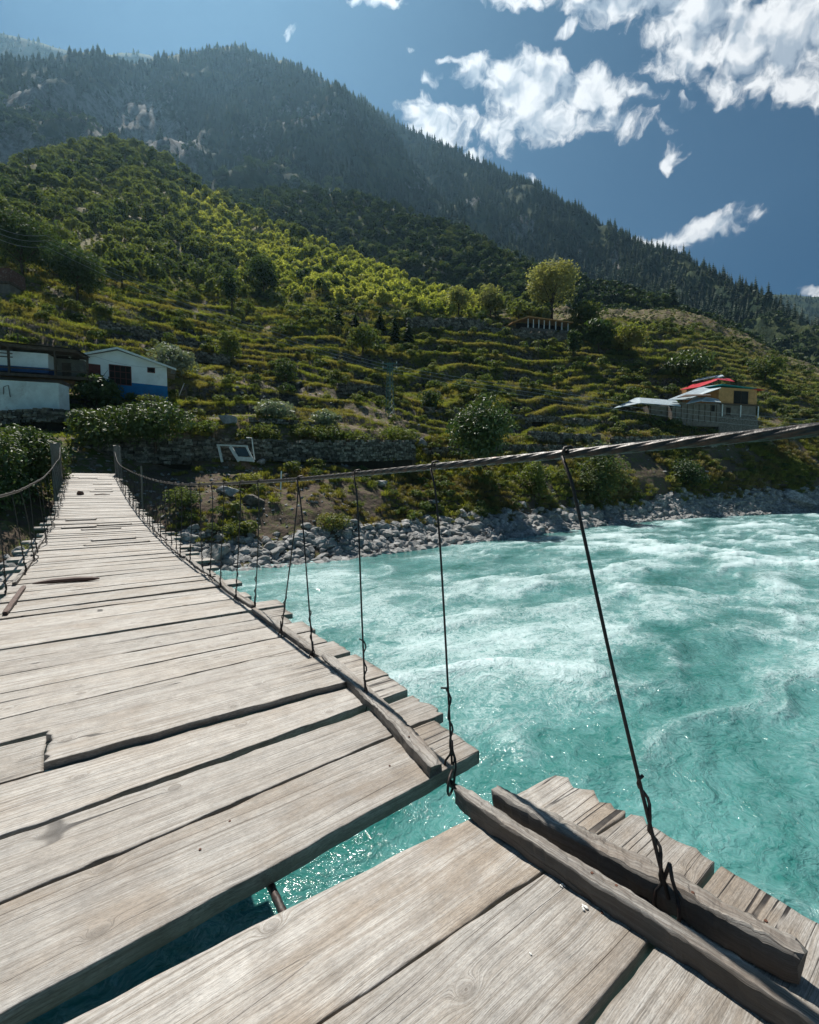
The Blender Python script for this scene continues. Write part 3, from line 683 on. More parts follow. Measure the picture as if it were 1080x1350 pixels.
def beam(name, pts, w, h, mat, seed=0, n=30, taper=(0.25, 0.25), wob=0.008):
    """worn squared timber following pts (centre of its top face)"""
    pts = np.array(pts, float); L = np.concatenate([[0], np.cumsum(np.linalg.norm(np.diff(pts, axis=0), axis=1))])
    s = np.linspace(0, L[-1], n + 1); C = np.stack([np.interp(s, L, pts[:, k]) for k in range(3)], 1)
    T = np.gradient(C, axis=0); T /= np.linalg.norm(T, axis=1)[:, None]
    Rv = np.cross(T, [0, 0, 1]); Rv /= np.linalg.norm(Rv, axis=1)[:, None]; Uv = np.cross(Rv, T)
    prof = [(-.5, -1), (-.52, -.5), (-.5, -.12), (-.40, 0.0), (-.12, .04), (.15, .03), (.42, -.02), (.5, -.14), (.5, -.55), (.48, -1)]
    k = len(prof); V = []; W = []
    for i in range(n + 1):
        e0 = 1 - taper[0] * math.exp(-s[i] / 0.05); e1 = 1 - taper[1] * math.exp(-(s[-1] - s[i]) / 0.05); e = e0 * e1
        for q, (a, b) in enumerate(prof):
            nzv = fbm(np.array([s[i] * 9.0]), np.array([q * 1.7 + seed]), seed, 3)[0] + .5 * fbm(np.array([s[i] * 40.0]), np.array([q * 2.7 + seed]), seed + 8, 2)[0]
            jag = (fbm(np.array([q * 2.3]), np.array([seed * 1.3]), seed + 3, 2)[0]) * 0.022 * (1 if i in (0, n) else 0)
            P_ = C[i] + Rv[i] * (a * w * e + nzv * wob) + Uv[i] * (b * h * (0.5 + 0.5 * e) + nzv * wob) + T[i] * jag
            V.append(P_); W.append((s[i], a * w * 2 + b * h, b * h))
    F = [(i * k + q, i * k + (q + 1) % k, (i + 1) * k + (q + 1) % k, (i + 1) * k + q) for i in range(n) for q in range(k)]
    F += [tuple(range(k - 1, -1, -1)), tuple(n * k + q for q in range(k))]
    me = mesh_np(name, np.array(V), F, [mat], False)
    attr(me, 'side_shade', np.clip([0.0 if p_[1] > -.1 else 1.0 for _ in range(n + 1) for p_ in prof], 0, 1))  # beam sides carry the painted shade, top face none
    wa = me.attributes.new('wuv', 'FLOAT_VECTOR', 'POINT'); wa.data.foreach_set('vector', np.array(W, dtype=np.float32).ravel())
    return me

pk = 0
def plank(x0, x1, yn0, yn1, yf0, yf1, th=0.062, z0=0.0, detail=1, **kw):
    global pk; pk += 1
    nx, ny = (150, 14) if detail == 2 else (44, 6) if detail == 1 else (14, 2)
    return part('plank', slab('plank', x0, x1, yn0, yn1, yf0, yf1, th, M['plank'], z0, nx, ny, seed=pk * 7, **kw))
def at_x(x, a, xa, b, xb): return a + (b - a) * (x - xa) / (xb - xa)
def pline(x0, x1, near, far, **kw):
    """near / far = ((xa, ya), (xb, yb)) lines"""
    f = lambda l, x: at_x(x, l[0][1], l[0][0], l[1][1], l[1][0])
    return plank(x0, x1, f(near, x0), f(near, x1), f(far, x0), f(far, x1), **kw)
# nearest boards, one by one
pline(-1.0, 1.99, ((0, .29), (1.9, .27)), ((0, .635), (1.9, .635)), detail=2, ragged=.01, wob=.004)
pline(-1.0, 1.965, ((.48, 1.075), (1.39, 1.02)), ((1.3, .99), (2.0, .97)), detail=2) if False else None
pline(-1.0, 1.985, ((0, .66), (1.9, .655)), ((.48, 1.085), (1.39, 1.025)), detail=2, ragged=.03, wob=.004)
pline(-1.0, 1.96, ((.48, 1.092), (1.39, 1.035)), ((-.12, 1.515), (1.35, 1.405)), detail=2, ragged=.09, wob=.005)
pline(-1.0, 1.765, ((-.25, 1.64), (1.76, 1.745)), ((-.3, 2.085), (1.45, 2.15)), detail=2, ragged=.015, th=.075)
pline(-1.05, 1.86, ((-.3, 2.10), (1.45, 2.175)), ((-.35, 2.485), (1.49, 2.505)), detail=2, wob=.010, ragged=.05)
pline(-1.0, 1.885, ((-.35, 2.51), (1.49, 2.60)), ((-.18, 2.955), (1.55, 2.90)), detail=2, wob=.010)
pline(-.225, 1.60, ((-.18, 2.975), (1.55, 2.915)), ((-.23, 3.37), (1.65, 3.49)), detail=2, z0=.045, th=.05, wob=.01, ragged=.03)
pline(-1.1, -.24, ((-.41, 2.985), (-.21, 2.975)), ((-1, 3.42), (-.23, 3.40)), detail=1)
pline(-.20, 1.92, ((-.18, 3.0), (1.55, 2.95)), ((-.23, 3.40), (1.65, 3.46)), detail=1, th=.05, z0=-.008)
pline(-1.05, 1.90, ((-.46, 3.455), (1.18, 3.51)), ((0, 3.83), (1.5, 3.87)), detail=2)
pline(-.95, 1.84, ((0, 3.842), (1.5, 3.88)), ((-.56, 4.28), (1.44, 4.28)), detail=2)
pline(-1.0, 1.90, ((-.56, 4.30), (1.44, 4.305)), ((-.6, 4.70), (1.5, 4.68)), detail=1)
pline(-1.15, 1.80, ((-.6, 4.715), (1.5, 4.70)), ((-.6, 5.08), (1.5, 5.02)), detail=1)
pline(-1.05, 1.93, ((-.6, 5.09), (1.5, 5.04)), ((-.7, 5.44), (1.6, 5.36)), detail=1)
y = 5.455; slant = -0.045
while y < 37.95:
    wd = random.uniform(0.17, 0.40) * (0.9 if y > 14 else 1); gap = random.choice([.006, .008, .012, .02, .035, .006])
    if y + wd > 38.0: wd = 38.0 - y
    s2 = slant * 0.6 + random.uniform(-0.02, 0.02)
    xl = -0.95 - random.random() ** 2 * 0.42; xr = 1.72 + random.random() ** 2 * 0.40
    if y > 20: xl, xr = max(xl, -1.15), min(xr, 1.95)
    g2 = gap + max(0, slant - s2)
    plank(xl, xr, y + g2 - slant / 2 - 0.0, y + g2 + slant / 2, y + g2 + wd - s2 / 2, y + g2 + wd + s2 / 2, detail=1 if y < 14 else 0,
          z0=random.uniform(-.012, .014), th=.055, rx=random.uniform(-.006, .006))
    y += g2 + wd + max(0, s2 - slant) * 0.5; slant = s2
y = 0.245
while y > -3.0:
    wd = random.uniform(.25, .4); plank(-1.0, 1.95, y - wd, y - wd, y, y, detail=0); y -= wd + .015
# small overlay boards laid flat on the deck
def board(x0, x1, y0, y1, dy=0.0, th=.03, z=.03, mat='plank', seed=3):
    ym = (y0 + y1) / 2
    return part('overlay_board', slab('overlay_board', x0, x1, y0, y0 + dy, y1, y1 + dy, th, M[mat], z, 20, 3, seed=seed, ragged=.03))
board(0.05, 1.05, 13.9, 14.12, 0.1, .035, .05, 'plank', 5)
board(-0.1, 1.30, 13.15, 13.35, .12, .03, .035, 'plank', 6)
for k in range(12):
    yy = random.uniform(15, 36); xx = random.uniform(-.9, .6)
    board(xx, xx + random.uniform(.5, 1.1), yy, yy + .18, .03, .03, .04, 'plank', 20 + k)

# rails nailed along both edges
def rail(pts, w, h, seed, mat='rail', **kw):
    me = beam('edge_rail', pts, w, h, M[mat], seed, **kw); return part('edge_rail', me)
r_in = rail([(1.56, -.25, .075), (1.545, .25, .08), (1.455, .85, .085), (1.385, 1.30, .09), (1.372, 1.50, .085)], .06, .085, 3, n=110, taper=(.1, .3), wob=.006)
r_out = rail([(1.70, .33, .105), (1.655, .62, .105), (1.56, 1.05, .1), (1.495, 1.37, .1)], .082, .10, 8, n=90, taper=(.3, .25), wob=.009)
r_mid = rail([(1.42, 1.72, .066), (1.50, 2.2, .066), (1.565, 2.8, .066), (1.615, 3.45, .07)], .09, .062, 5, n=90, taper=(.25, .1), wob=.008)
rail([(1.605, 3.44, .05), (1.60, 4.2, .05), (1.575, 5.35, .05)], .075, .045, 11, n=40, wob=.009)
for (ya, yb, x, sd) in ((5.5, 7.6, 1.60, 21), (7.7, 10.2, 1.62, 22), (10.3, 13.2, 1.60, 23), (13.4, 17.0, 1.66, 24)):
    rail([(x + .02, ya, zd(ya) + .045), (x, (ya + yb) / 2, zd((ya + yb) / 2) + .045), (x + .03, yb, zd(yb) + .045)], .07, .04, sd, n=16)
for (ya, yb, x, sd, mt) in ((6.9, 8.6, -.82, 32, 'brownwood'), (9.0, 11.8, -.95, 33, 'rail'), (12.2, 15.5, -.98, 34, 'rail'), (2.0, 4.5, -.85, 35, 'rail')):
    rail([(x, ya, zd(ya) + .045), (x + .02, yb, zd(yb) + .045)], .06, .045, sd, mt, n=16)
# nails
def nail(x, y, z):
    m = MB(); ring = [(x + .006 * math.cos(a), y + .006 * math.sin(a), z) for a in [k * math.pi / 3 for k in range(6)]]
    top = [(p[0] * .9 + x * .1, p[1] * .9 + y * .1, z + .003) for p in ring]
    m.add(ring + top, [tuple(range(6, 12))] + [(k, (k + 1) % 6, 6 + (k + 1) % 6, 6 + k) for k in range(6)])
    part('nail', m.mesh('nail', M['nail']))
for (x, y, z) in ((1.405, 1.18, .088), (1.452, .86, .086), (1.475, .78, .086), (1.575, .97, .10), (1.64, .60, .106), (1.675, .44, .105), (1.42, .80, .001), (1.45, 2.0, .068), (1.53, 2.55, .068), (1.27, 1.93, .001), (.33, 1.93, .001), (.47, 2.02, .001), (1.72, .50, .001), (1.85, .45, .001)):
    nail(x, y, z)

# ropes
def lobed(name, P, r, lobes=6, pitch=0.16, n=18, mat='steel', depth=0.22):
    """laid wire rope: lobed section that twists along the rope"""
    P = np.array(P, float); L = np.concatenate([[0], np.cumsum(np.linalg.norm(np.diff(P, axis=0), axis=1))])
    T = np.gradient(P, axis=0); T /= np.linalg.norm(T, axis=1)[:, None]
    U_ = np.cross(T, [0, 0, 1]); U_ /= np.linalg.norm(U_, axis=1)[:, None]; W_ = np.cross(U_, T)
    a = np.linspace(0, 2 * np.pi, n, endpoint=False)
    ph = (L / pitch * 2 * np.pi)[:, None]
    rr = r * (1 - depth + depth * np.abs(np.cos((a[None, :] * lobes / 2 - ph * 1.0))))
    V = P[:, None] + U_[:, None] * (rr * np.cos(a))[..., None] + W_[:, None] * (rr * np.sin(a))[..., None]
    m = len(P); i, k = np.meshgrid(np.arange(m - 1), np.arange(n), indexing='ij')
    F = np.stack([i * n + k, i * n + (k + 1) % n, (i + 1) * n + (k + 1) % n, (i + 1) * n + k], -1).reshape(-1, 4)
    return part(name, mesh_np(name, V.reshape(-1, 3), F, [M[mat]], True))
CR = [(-4, 1.80), (0.3, 1.66), (1.1, 1.64), (2, 1.62), (4, 1.572), (7, 1.545), (10.5, 1.55), (14, 1.64), (18, 1.83), (23, 2.14), (27, 2.42), (31, 2.72), (34.5, 3.15), (36.3, 3.72), (37.2, 4.05)]
def pch(y, T):
    ys = [a for a, b in T]; zs = [b for a, b in T]
    h = 0.6
    return (np.interp(y - h, ys, zs) + 2 * np.interp(y, ys, zs) + np.interp(y + h, ys, zs)) / 4
def crx(y): return 1.65 + 0.0 * y
yr = np.concatenate([np.arange(-4, 8, .022), np.arange(8, 37.1, .12)])
yr = np.concatenate([np.arange(-4, -.4, .1), np.arange(-.4, 3.2, .006), np.arange(3.2, 6, .015), np.arange(6, 14, .04), np.arange(14, 37.15, .15)])
lobed('main_cable', [(crx(v), v, pch(v, CR)) for v in yr], 0.0198, pitch=.20, n=30, depth=.2)
POST_Y = 37.3
pl_ = px_point(84, 640, 31.0)
LX = -1.22
CL = [(-4, 1.62), (2, 1.42), (8, 1.36), (10.7, 1.43), (16.5, 1.75), (21, 2.15), (26, 2.65), (30, 3.0), (32.5, 3.45), (33.6, 3.9)]
CLX = [(-4, -1.05), (8, -.98), (20, -1.02), (30, -1.12), (33.6, -1.2)]
yl = np.concatenate([np.arange(-4, 5, .4), np.arange(5, 33.7, .12)])
lobed('main_cable', [(np.interp(v, *zip(*CLX)), v, pch(v, CL)) for v in yl], 0.0215, pitch=.20, n=12)
# deck ropes under the boards
for x, r_ in ((-.85, .016), (.53, .017), (1.515, .018)):
    lobed('deck_rope', [(x + .01 * math.sin(v), v, zd(v) - .085) for v in np.concatenate([np.arange(-3, 3, .015), np.arange(3, 37.2, .2)])], r_, n=8, pitch=.12, mat='wire')

# gate posts
def post(x, y, z0, z1, w, d, lean, seed):
    n = 10; V = []; W = []
    prof = [(-.5, -.5), (0, -.54), (.5, -.5), (.54, 0), (.5, .5), (0, .52), (-.5, .5), (-.53, 0)]
    for i in range(n + 1):
        t_ = i / n; z = z0 + (z1 - z0) * t_
        for q, (a, b) in enumerate(prof):
            k = fbm(np.array([t_ * 3.0]), np.array([q + seed * 1.0]), seed, 3)[0] * .03
            V.append((x + lean * t_ + a * w + k, y + b * d + k, z + (0.05 * math.sin(q * 2.1 + seed) if i == n else 0))); W.append((z, a * w * 2 + b * d, 0))
    k = len(prof)
    F = [(i * k + q, i * k + (q + 1) % k, (i + 1) * k + (q + 1) % k, (i + 1) * k + q) for i in range(n) for q in range(k)] + [tuple(n * k + q for q in range(k))]
    me = mesh_np('anchor_post', np.array(V), F, [M['post']]); wa = me.attributes.new('wuv', 'FLOAT_VECTOR', 'POINT'); wa.data.foreach_set('vector', np.array(W, dtype=np.float32).ravel())
    return part('anchor_post', me)
post(LX - .12, 34.0, -0.6, 4.12, .46, .40, -.10, 3)
post(1.95, 37.35, -0.2, 4.36, .40, .40, -.16, 6)
m = MB(); m.box((2.13, 24.6, 1.35), (.07, .07, 2.3)); part('stake', m.mesh('stake', M['post']))

# hanger wires
def hanger(top, bot, r, seed, loop=False, feet=True):
    rnd = random.Random(seed); T = Vector(top); B = Vector(bot); d = B - T; L = d.length; dn = d.normalized()
    sx = dn.orthogonal().normalized(); sy = dn.cross(sx)
    m = MB()
    bend = Vector((rnd.uniform(-1, 1), rnd.uniform(-1, 1), 0)) * .014
    hook = [T + Vector((0, -.03, -.01)), T + Vector((.028, -.012, .012)), T + Vector((.012, .0, .032)), T + Vector((-.02, .005, .024)), T + Vector((-.032, .008, -.01))]
    main = []
    for k in range(15):
        u = k / 14; main.append(T.lerp(B, u) + bend * math.sin(math.pi * u) + Vector((-.03, 0, 0)) * (1 - u) ** 8)
    m.tube(hook[::-1] if False else hook, r, 6)
    m.tube([hook[-1]] + main[1:], r, 6)
    # second turn of wire twisted round the lower end
    tw = []; n = 22; s0 = 1 - min(.42, .30 / L * 1.3)
    for k in range(n + 1):
        u = s0 + (1 - s0) * k / n; a = k / n * 2 * math.pi * 2.6 + seed; rr = r * (1.5 + 0.9 * math.sin(k * .7))
        tw.append(T.lerp(B, u) + (sx * math.cos(a) + sy * math.sin(a)) * rr)
    m.tube([tw[0] + Vector((rnd.uniform(-.06, .03), rnd.uniform(-.03, .05), rnd.uniform(.0, .03)))] + tw, r * .85, 5)
    if feet:
        for sgn in (-1, 1):
            m.tube([B + Vector((0, 0, .13)), B + Vector((sgn * .006, sgn * .012, .085)), B + Vector((.004, sgn * .022, .04)), B + Vector((-.008, sgn * rnd.uniform(.028, .045), .008)), B + Vector((-.016, sgn * .042, -.03)), B + Vector((-.02, sgn * .035, -.09))], r * .9, 6)
    if loop:
        c = B + Vector((-.035, -.035, -.075))
        m.tube([c + Vector((.055 * math.cos(a), .035 * math.cos(a), .055 * math.sin(a) + .01)) for a in [k * 2 * math.pi / 14 for k in range(15)]], r * 1.05, 6)
    return part('hanger_wire', m.mesh('hanger_wire', M['wire'], True))
HR = [(1.13, .66, 1.60), (2.01, 1.72, 1.53), (2.93, 2.63, 1.53), (4.05, 3.58, 1.555), (4.02, 4.33, 1.54), (5.25, 5.52, 1.64), (6.0, 6.12, 1.57), (6.85, 6.95, 1.56)]
for k, (yt, yb, xb) in enumerate(HR):
    hanger((crx(yt), yt, pch(yt, CR)), (xb, yb, .02 if k else .06), .0072 if k == 0 else .0065, k + 1, loop=(k == 1))
yy = 7.75; k = 20
while yy < 35.5:
    hanger((1.65, yy + random.uniform(-.12, .12), pch(yy, CR)), (1.60 + random.uniform(-.04, .08), yy, zd(yy) + .03), .0085 if yy > 14 else .0072, k); k += 1; yy += random.uniform(.78, 1.05)
hanger((1.65, -.2, pch(-.2, CR)), (1.6, -.5, .03), .007, 90)
yy = 3.4
while yy < 32.0:
    hanger((np.interp(yy, *zip(*CLX)), yy, pch(yy, CL)), (-.92 + random.uniform(-.04, .04), yy + random.uniform(.1, .5), zd(yy) + .03), .0075, k); k += 1; yy += random.uniform(1.2, 1.9)
# thin lashing rope running along the deck edge
def lash(x, ya, yb, sgn):
    P_ = []; v = ya
    while v < yb:
        P_.append((x + sgn * .05 * math.sin(v * 2.1) + sgn * .03 * math.sin(v * 5.3), v, zd(v) + .05 + .03 * abs(math.sin(v * 3.1)))); v += .11
    m = MB(); m.tube(P_, .012, 5); part('lashing_rope', m.mesh('lashing_rope', M['steel'], True))
lash(1.58, 13, 37, 1); lash(-.9, 11, 37, -1)

# loose things on the deck
m = MB(); m.tube([(-.72, 8.80, .03), (-.5, 8.82, .034), (-.2, 8.78, .036), (.02, 8.70, .034), (.12, 8.68, .03)], [.012, .04, .045, .035, .012], 7)
o = m.build('stick', M['brownwood']); tag(o, 'short flat red brown stick lying across the bridge planks', 'stick')
m = MB(); m.tube([(.30, 27.3, zd(27.3) + .03), (.62, 27.25, zd(27.3) + .05), (.95, 27.4, zd(27.4) + .03)], [.02, .03, .015], 6)
m.build('driftwood_piece', M['brownwood']); tag(bpy.data.objects['driftwood_piece'], 'thin dark twig lying near the far right edge of the bridge deck', 'twig')

def rock_mesh(name, seed, sub=2, flat=0.75, cuts=12, mat='rock'):
    import bmesh
    bm = bmesh.new(); bmesh.ops.create_icosphere(bm, subdivisions=sub, radius=1.0)
    rnd = random.Random(seed)
    planes = []
    for _ in range(cuts):
        v = Vector((rnd.gauss(0, 1), rnd.gauss(0, 1), rnd.gauss(0, 1))).normalized(); planes.append((v, rnd.uniform(.42, .78)))
    for v in bm.verts:
        for (nrm, dd) in planes:
            k = v.co.dot(nrm)
            if k > dd: v.co -= nrm * (k - dd)
        v.co *= 1 + rnd.uniform(-.05, .05)
        v.co.z *= flat
    me = bpy.data.meshes.new(name); bm.to_mesh(me); bm.free(); me.materials.append(M[mat]); return me
rocks = [rock_mesh('boulder', 50 + k, 2, random.uniform(.5, .85)) for k in range(7)]
def place_rock(name, P_, size, label, cat, group=None, me=None, rz=None, mat=None, tilt=0.0, scl=(1, 1, 1)):
    mm = me or random.choice(rocks)
    if mat: mm = mm.copy(); mm.materials[0] = M[mat]
    o = link(name, mm); o.location = P_; o.rotation_euler = (tilt, random.uniform(-.2, .2), random.uniform(0, 6.28) if rz is None else rz)
    o.scale = (size * scl[0], size * scl[1], size * scl[2]); tag(o, label, cat, group); return o
place_rock('stone', (-.28, 27.5, zd(27.5) + .1), .20, 'small brown pointed stone sitting on the far planks of the bridge', 'stone', mat='brownwood', me=rock_mesh('stone', 5, 2, .8))
wk = plain('white_crumb', (0.75, 0.74, 0.70), 0.7, 0.15, 60.0)
def crumb(x, y, s, lab, n):
    m = MB(); r_ = random.Random(n)
    import bmesh
    for k in range(n):
        bm = bmesh.new(); bmesh.ops.create_icosphere(bm, subdivisions=1, radius=s * r_.uniform(.6, 1))
        cx, cy = x + r_.uniform(-1, 1) * s * 1.3, y + r_.uniform(-1, 1) * s * 1.3
        m.add([(v.co.x * r_.uniform(.8, 1.2) + cx, v.co.y + cy, v.co.z * .8 + s * .55 + .001) for v in bm.verts], [tuple(v.index for v in f.verts) for f in bm.faces]); bm.free()
    o = m.build('popcorn_piece', wk); tag(o, lab, 'crumb')
crumb(1.384, .848, .0065, 'larger white crumb on the plank just inside the nearest edge rail', 5)
crumb(1.398, .945, .0048, 'pair of tiny white crumbs tucked against the foot of the inner rail', 4)
crumb(1.10, .86, .0035, 'tiny pale shred lying alone on the wide nearest plank', 2)

# ------------------------------------------------------------------ vegetation
M['leaf_spur'] = foliage('spur_tree_leaves', (0.06, 0.10, 0.04), (0.125, 0.17, 0.058), (0.23, 0.27, 0.08), 0.45, 0.02)
M['leaf_bright'] = foliage('sunlit_tint_leaves', (0.34, 0.40, 0.09), (0.47, 0.50, 0.13), (0.50, 0.50, 0.15), 0.52, 0.03)  # sunlight on the spur flank is put into this leaf colour
M['leaf_dark'] = foliage('dark_tree_leaves', (0.026, 0.058, 0.026), (0.06, 0.10, 0.034), (0.08, 0.12, 0.035), 0.38, 0.03)
M['leaf_conifer'] = foliage('conifer_needles', (0.016, 0.040, 0.024), (0.03, 0.062, 0.03), (0.042, 0.065, 0.026), 0.2, 0.01)
M['leaf_bush'] = foliage('bush_leaves', (0.055, 0.10, 0.033), (0.135, 0.185, 0.05), (0.19, 0.205, 0.066), 0.45, 0.4)
M['leaf_near'] = foliage('glossy_bush_leaves', (0.045, 0.09, 0.022), (0.075, 0.12, 0.03), (0.11, 0.15, 0.035), 0.34, 0.6, (0.05, 0.5))
M['leaf_silver'] = foliage('silver_bush_leaves', (0.20, 0.26, 0.18), (0.26, 0.31, 0.24), (0.3, 0.33, 0.26), 0.3, 0.5, (0.05, 0.5))
M['leaf_pale'] = foliage('pale_tree_leaves', (0.25, 0.28, 0.11), (0.31, 0.32, 0.14), (0.34, 0.33, 0.15), 0.5, 0.3)
M['grass'] = foliage('terrace_grass', (0.13, 0.17, 0.04), (0.28, 0.31, 0.075), (0.28, 0.23, 0.10), 0.5, 0.12)
M['tussock'] = foliage('yellow_tussock_grass', (0.12, 0.16, 0.035), (0.31, 0.32, 0.07), (0.22, 0.16, 0.075), 0.45, 0.15)
M['bark'] = plain('bark', (0.10, 0.075, 0.055), 0.95, 0.5, 6.0, 0.8)

def leafcloud(name, n, rad, leaf, clumps, seed, mat, zc=1.0, clr=0.34, updome=True, hollow=0.5, trunk=None):
    r = np.random.default_rng(seed)
    c = r.normal(size=(clumps, 3)); c /= np.linalg.norm(c, axis=1)[:, None]
    if updome: c[:, 2] = np.where(c[:, 2] < -0.35, -c[:, 2] * r.random(clumps), c[:, 2])
    c *= (hollow + (1 - hollow) * r.random(clumps) ** 0.6)[:, None] * (1 - clr * 0.6)
    cs = clr * (0.6 + 0.8 * r.random(clumps))
    k = r.integers(0, clumps, n)
    d = r.normal(size=(n, 3)); d /= np.linalg.norm(d, axis=1)[:, None]
    d[:, 2] = np.abs(d[:, 2]) * np.where(r.random(n) < .75, 1, -1)
    p = c[k] + d * (cs[k] * (0.55 + 0.45 * r.random(n) ** .5))[:, None]
    p *= np.array(rad); p[:, 2] += zc
    nrm = d * 0.7 + r.normal(size=(n, 3)) * 0.6 + np.array([0, 0, .35]); nrm /= np.linalg.norm(nrm, axis=1)[:, None]
    a = np.cross(nrm, r.normal(size=(n, 3))); a /= np.linalg.norm(a, axis=1)[:, None]; b = np.cross(nrm, a)
    s = leaf * (0.6 + 0.8 * r.random(n))[:, None]
    V = np.stack([p - a * s, p - b * s * .5 + nrm * s * .1, p + a * s, p + b * s * .5 + nrm * s * .1], 1).reshape(-1, 3)
    F = np.arange(n * 4).reshape(n, 4); mi = np.zeros(n, int); mats = [mat]
    if trunk:
        mb = MB(); mb.tube([(0, 0, -.6), (trunk[0] * .4, 0, zc * .5), (0, trunk[0] * .3, zc * 1.0)], [trunk[0], trunk[0] * .7, trunk[0] * .35], 5)
        V = np.concatenate([V, np.array([tuple(q) for q in mb.V])]); F = [tuple(f) for f in F] + [tuple(i + n * 4 for i in f) for f in mb.F]
        mi = [0] * n + [1] * len(mb.F); mats = [mat, M['bark']]
    return mesh_np(name, V, F, mats, False, mi)
def conifer(name, seed, h=1.0, w=0.24, tiers=11, mat='leaf_conifer'):
    r = random.Random(seed); V = []; F = []
    for t_ in range(tiers):
        u = t_ / (tiers - 1); z = h * (0.10 + 0.86 * u); rad = w * (1 - u) ** .8 * r.uniform(.8, 1.15) + .012
        nb = 7 if u < .7 else 5; a0 = r.uniform(0, 6.28)
        for k in range(nb):
            a = a0 + k * 6.283 / nb + r.uniform(-.3, .3); L = rad * r.uniform(.65, 1.2); dz = -L * r.uniform(.25, .6)
            ww = L * .42; ca, sa = math.cos(a), math.sin(a); b = len(V)
            V += [(0, 0, z + h * .035), (ca * L * .55 - sa * ww, sa * L * .55 + ca * ww, z + dz * .6), (ca * L, sa * L, z + dz), (ca * L * .55 + sa * ww, sa * L * .55 - ca * ww, z + dz * .6)]
            F += [(b, b + 1, b + 2), (b, b + 2, b + 3)]
    b = len(V); V += [(.012, 0, -.08), (-.008, .01, -.08), (-.008, -.01, -.08), (0, 0, h)]; F += [(b, b + 1, b + 3), (b + 1, b + 2, b + 3), (b + 2, b, b + 3)]
    return mesh_np(name, np.array(V), F, [M[mat]], False)
def tussock(name, n, seed, mat, h=1.0, spread=0.8, width=0.05):
    r = np.random.default_rng(seed); a = r.random(n) * 6.283; k = r.random(n) ** .6
    base = np.stack([np.cos(a) * k * spread * .45, np.sin(a) * k * spread * .45, np.zeros(n)], 1)
    hh = h * (0.5 + 0.5 * r.random(n)) * (1 - .45 * k ** 2); a2 = a + r.normal(size=n) * .5
    out_ = np.stack([np.cos(a2), np.sin(a2), np.zeros(n)], 1)
    mid = base + out_ * (hh * .22)[:, None]; mid[:, 2] += hh * .62
    tip = base + out_ * (hh * (.35 + .45 * k))[:, None]; tip[:, 2] += hh * (1 - .35 * k)
    sd = np.stack([-np.sin(a2 + .6), np.cos(a2 + .6), np.zeros(n)], 1) * (width * (.6 + .8 * r.random(n)))[:, None]
    V = np.stack([base - sd, base + sd, mid + sd * .8, mid - sd * .8, tip], 1).reshape(-1, 3)
    F = []
    for i in range(n): q = i * 5; F += [(q, q + 1, q + 2, q + 3), (q + 3, q + 2, q + 4)]
    return mesh_np(name, V, F, [M[mat]], False)

def scatter_stuff(name, label, protos, P_, scale, kind='stuff', tilt=0.0, sz=None):
    """points carrying instances of a few shapes: one object of uncountable stuff"""
    n = len(P_); me = bpy.data.meshes.new(name)
    me.vertices.add(n); me.vertices.foreach_set('co', np.asarray(P_, dtype=np.float32).ravel())
    attr(me, 'sc', scale); attr(me, 'sz', sz if sz is not None else np.ones(n))
    a = me.attributes.new('rot', 'FLOAT_VECTOR', 'POINT')
    rot = np.stack([rng.normal(size=n) * tilt, rng.normal(size=n) * tilt, rng.random(n) * 6.283], 1); a.data.foreach_set('vector', rot.astype(np.float32).ravel())
    a = me.attributes.new('pick', 'INT', 'POINT'); a.data.foreach_set('value', rng.integers(0, len(protos), n).astype(np.int32))
    o = link(name, me); tag(o, label, kind=kind)
    ng = bpy.data.node_groups.new(name + '_scatter', 'GeometryNodeTree')
    ng.interface.new_socket('Geometry', in_out='INPUT', socket_type='NodeSocketGeometry'); ng.interface.new_socket('Geometry', in_out='OUTPUT', socket_type='NodeSocketGeometry')
    N = ng.nodes; Lk = ng.links
    gi = N.new('NodeGroupInput'); go = N.new('NodeGroupOutput'); join = N.new('GeometryNodeJoinGeometry')
    for pm in protos:
        po = bpy.data.objects.new(pm.name + '_shape', pm)
        oi = N.new('GeometryNodeObjectInfo'); oi.inputs['Object'].default_value = po; oi.inputs['As Instance'].default_value = True
        Lk.new(oi.outputs['Geometry'], join.inputs[0])
    ip = N.new('GeometryNodeInstanceOnPoints'); ip.inputs['Pick Instance'].default_value = True
    def na(nm, dt):
        q = N.new('GeometryNodeInputNamedAttribute'); q.data_type = dt; q.inputs['Name'].default_value = nm; return q.outputs[0]
    Lk.new(gi.outputs[0], ip.inputs['Points']); Lk.new(join.outputs[0], ip.inputs['Instance'])
    Lk.new(na('pick', 'INT'), ip.inputs['Instance Index'])
    e2r = N.new('FunctionNodeEulerToRotation'); Lk.new(na('rot', 'FLOAT_VECTOR'), e2r.inputs[0]); Lk.new(e2r.outputs[0], ip.inputs['Rotation'])
    cx = N.new('ShaderNodeCombineXYZ'); s_ = na('sc', 'FLOAT'); z_ = N.new('ShaderNodeMath'); z_.operation = 'MULTIPLY'
    Lk.new(s_, z_.inputs[0]); Lk.new(na('sz', 'FLOAT'), z_.inputs[1])
    Lk.new(s_, cx.inputs[0]); Lk.new(s_, cx.inputs[1]); Lk.new(z_.outputs[0], cx.inputs[2]); Lk.new(cx.outputs[0], ip.inputs['Scale'])
    Lk.new(ip.outputs[0], go.inputs[0])
    md = o.modifiers.new('scatter', 'NODES'); md.node_group = ng
    return o
def inframe(P_, m=60):
    x, y, z = project(P_); return (z > 0) & (x > -m) & (x < 1080 + m) & (y > -m) & (y < 1350 + m)
def visible(sheet, P_, i, j, slack=4):
    """rough: not hidden by nearer ground of the same sheet"""
    x, y, z = project(P_); cm = np.minimum.accumulate(sheet.py, 1)
    return y <= cm[i, np.maximum(j - 1, 0)] + slack

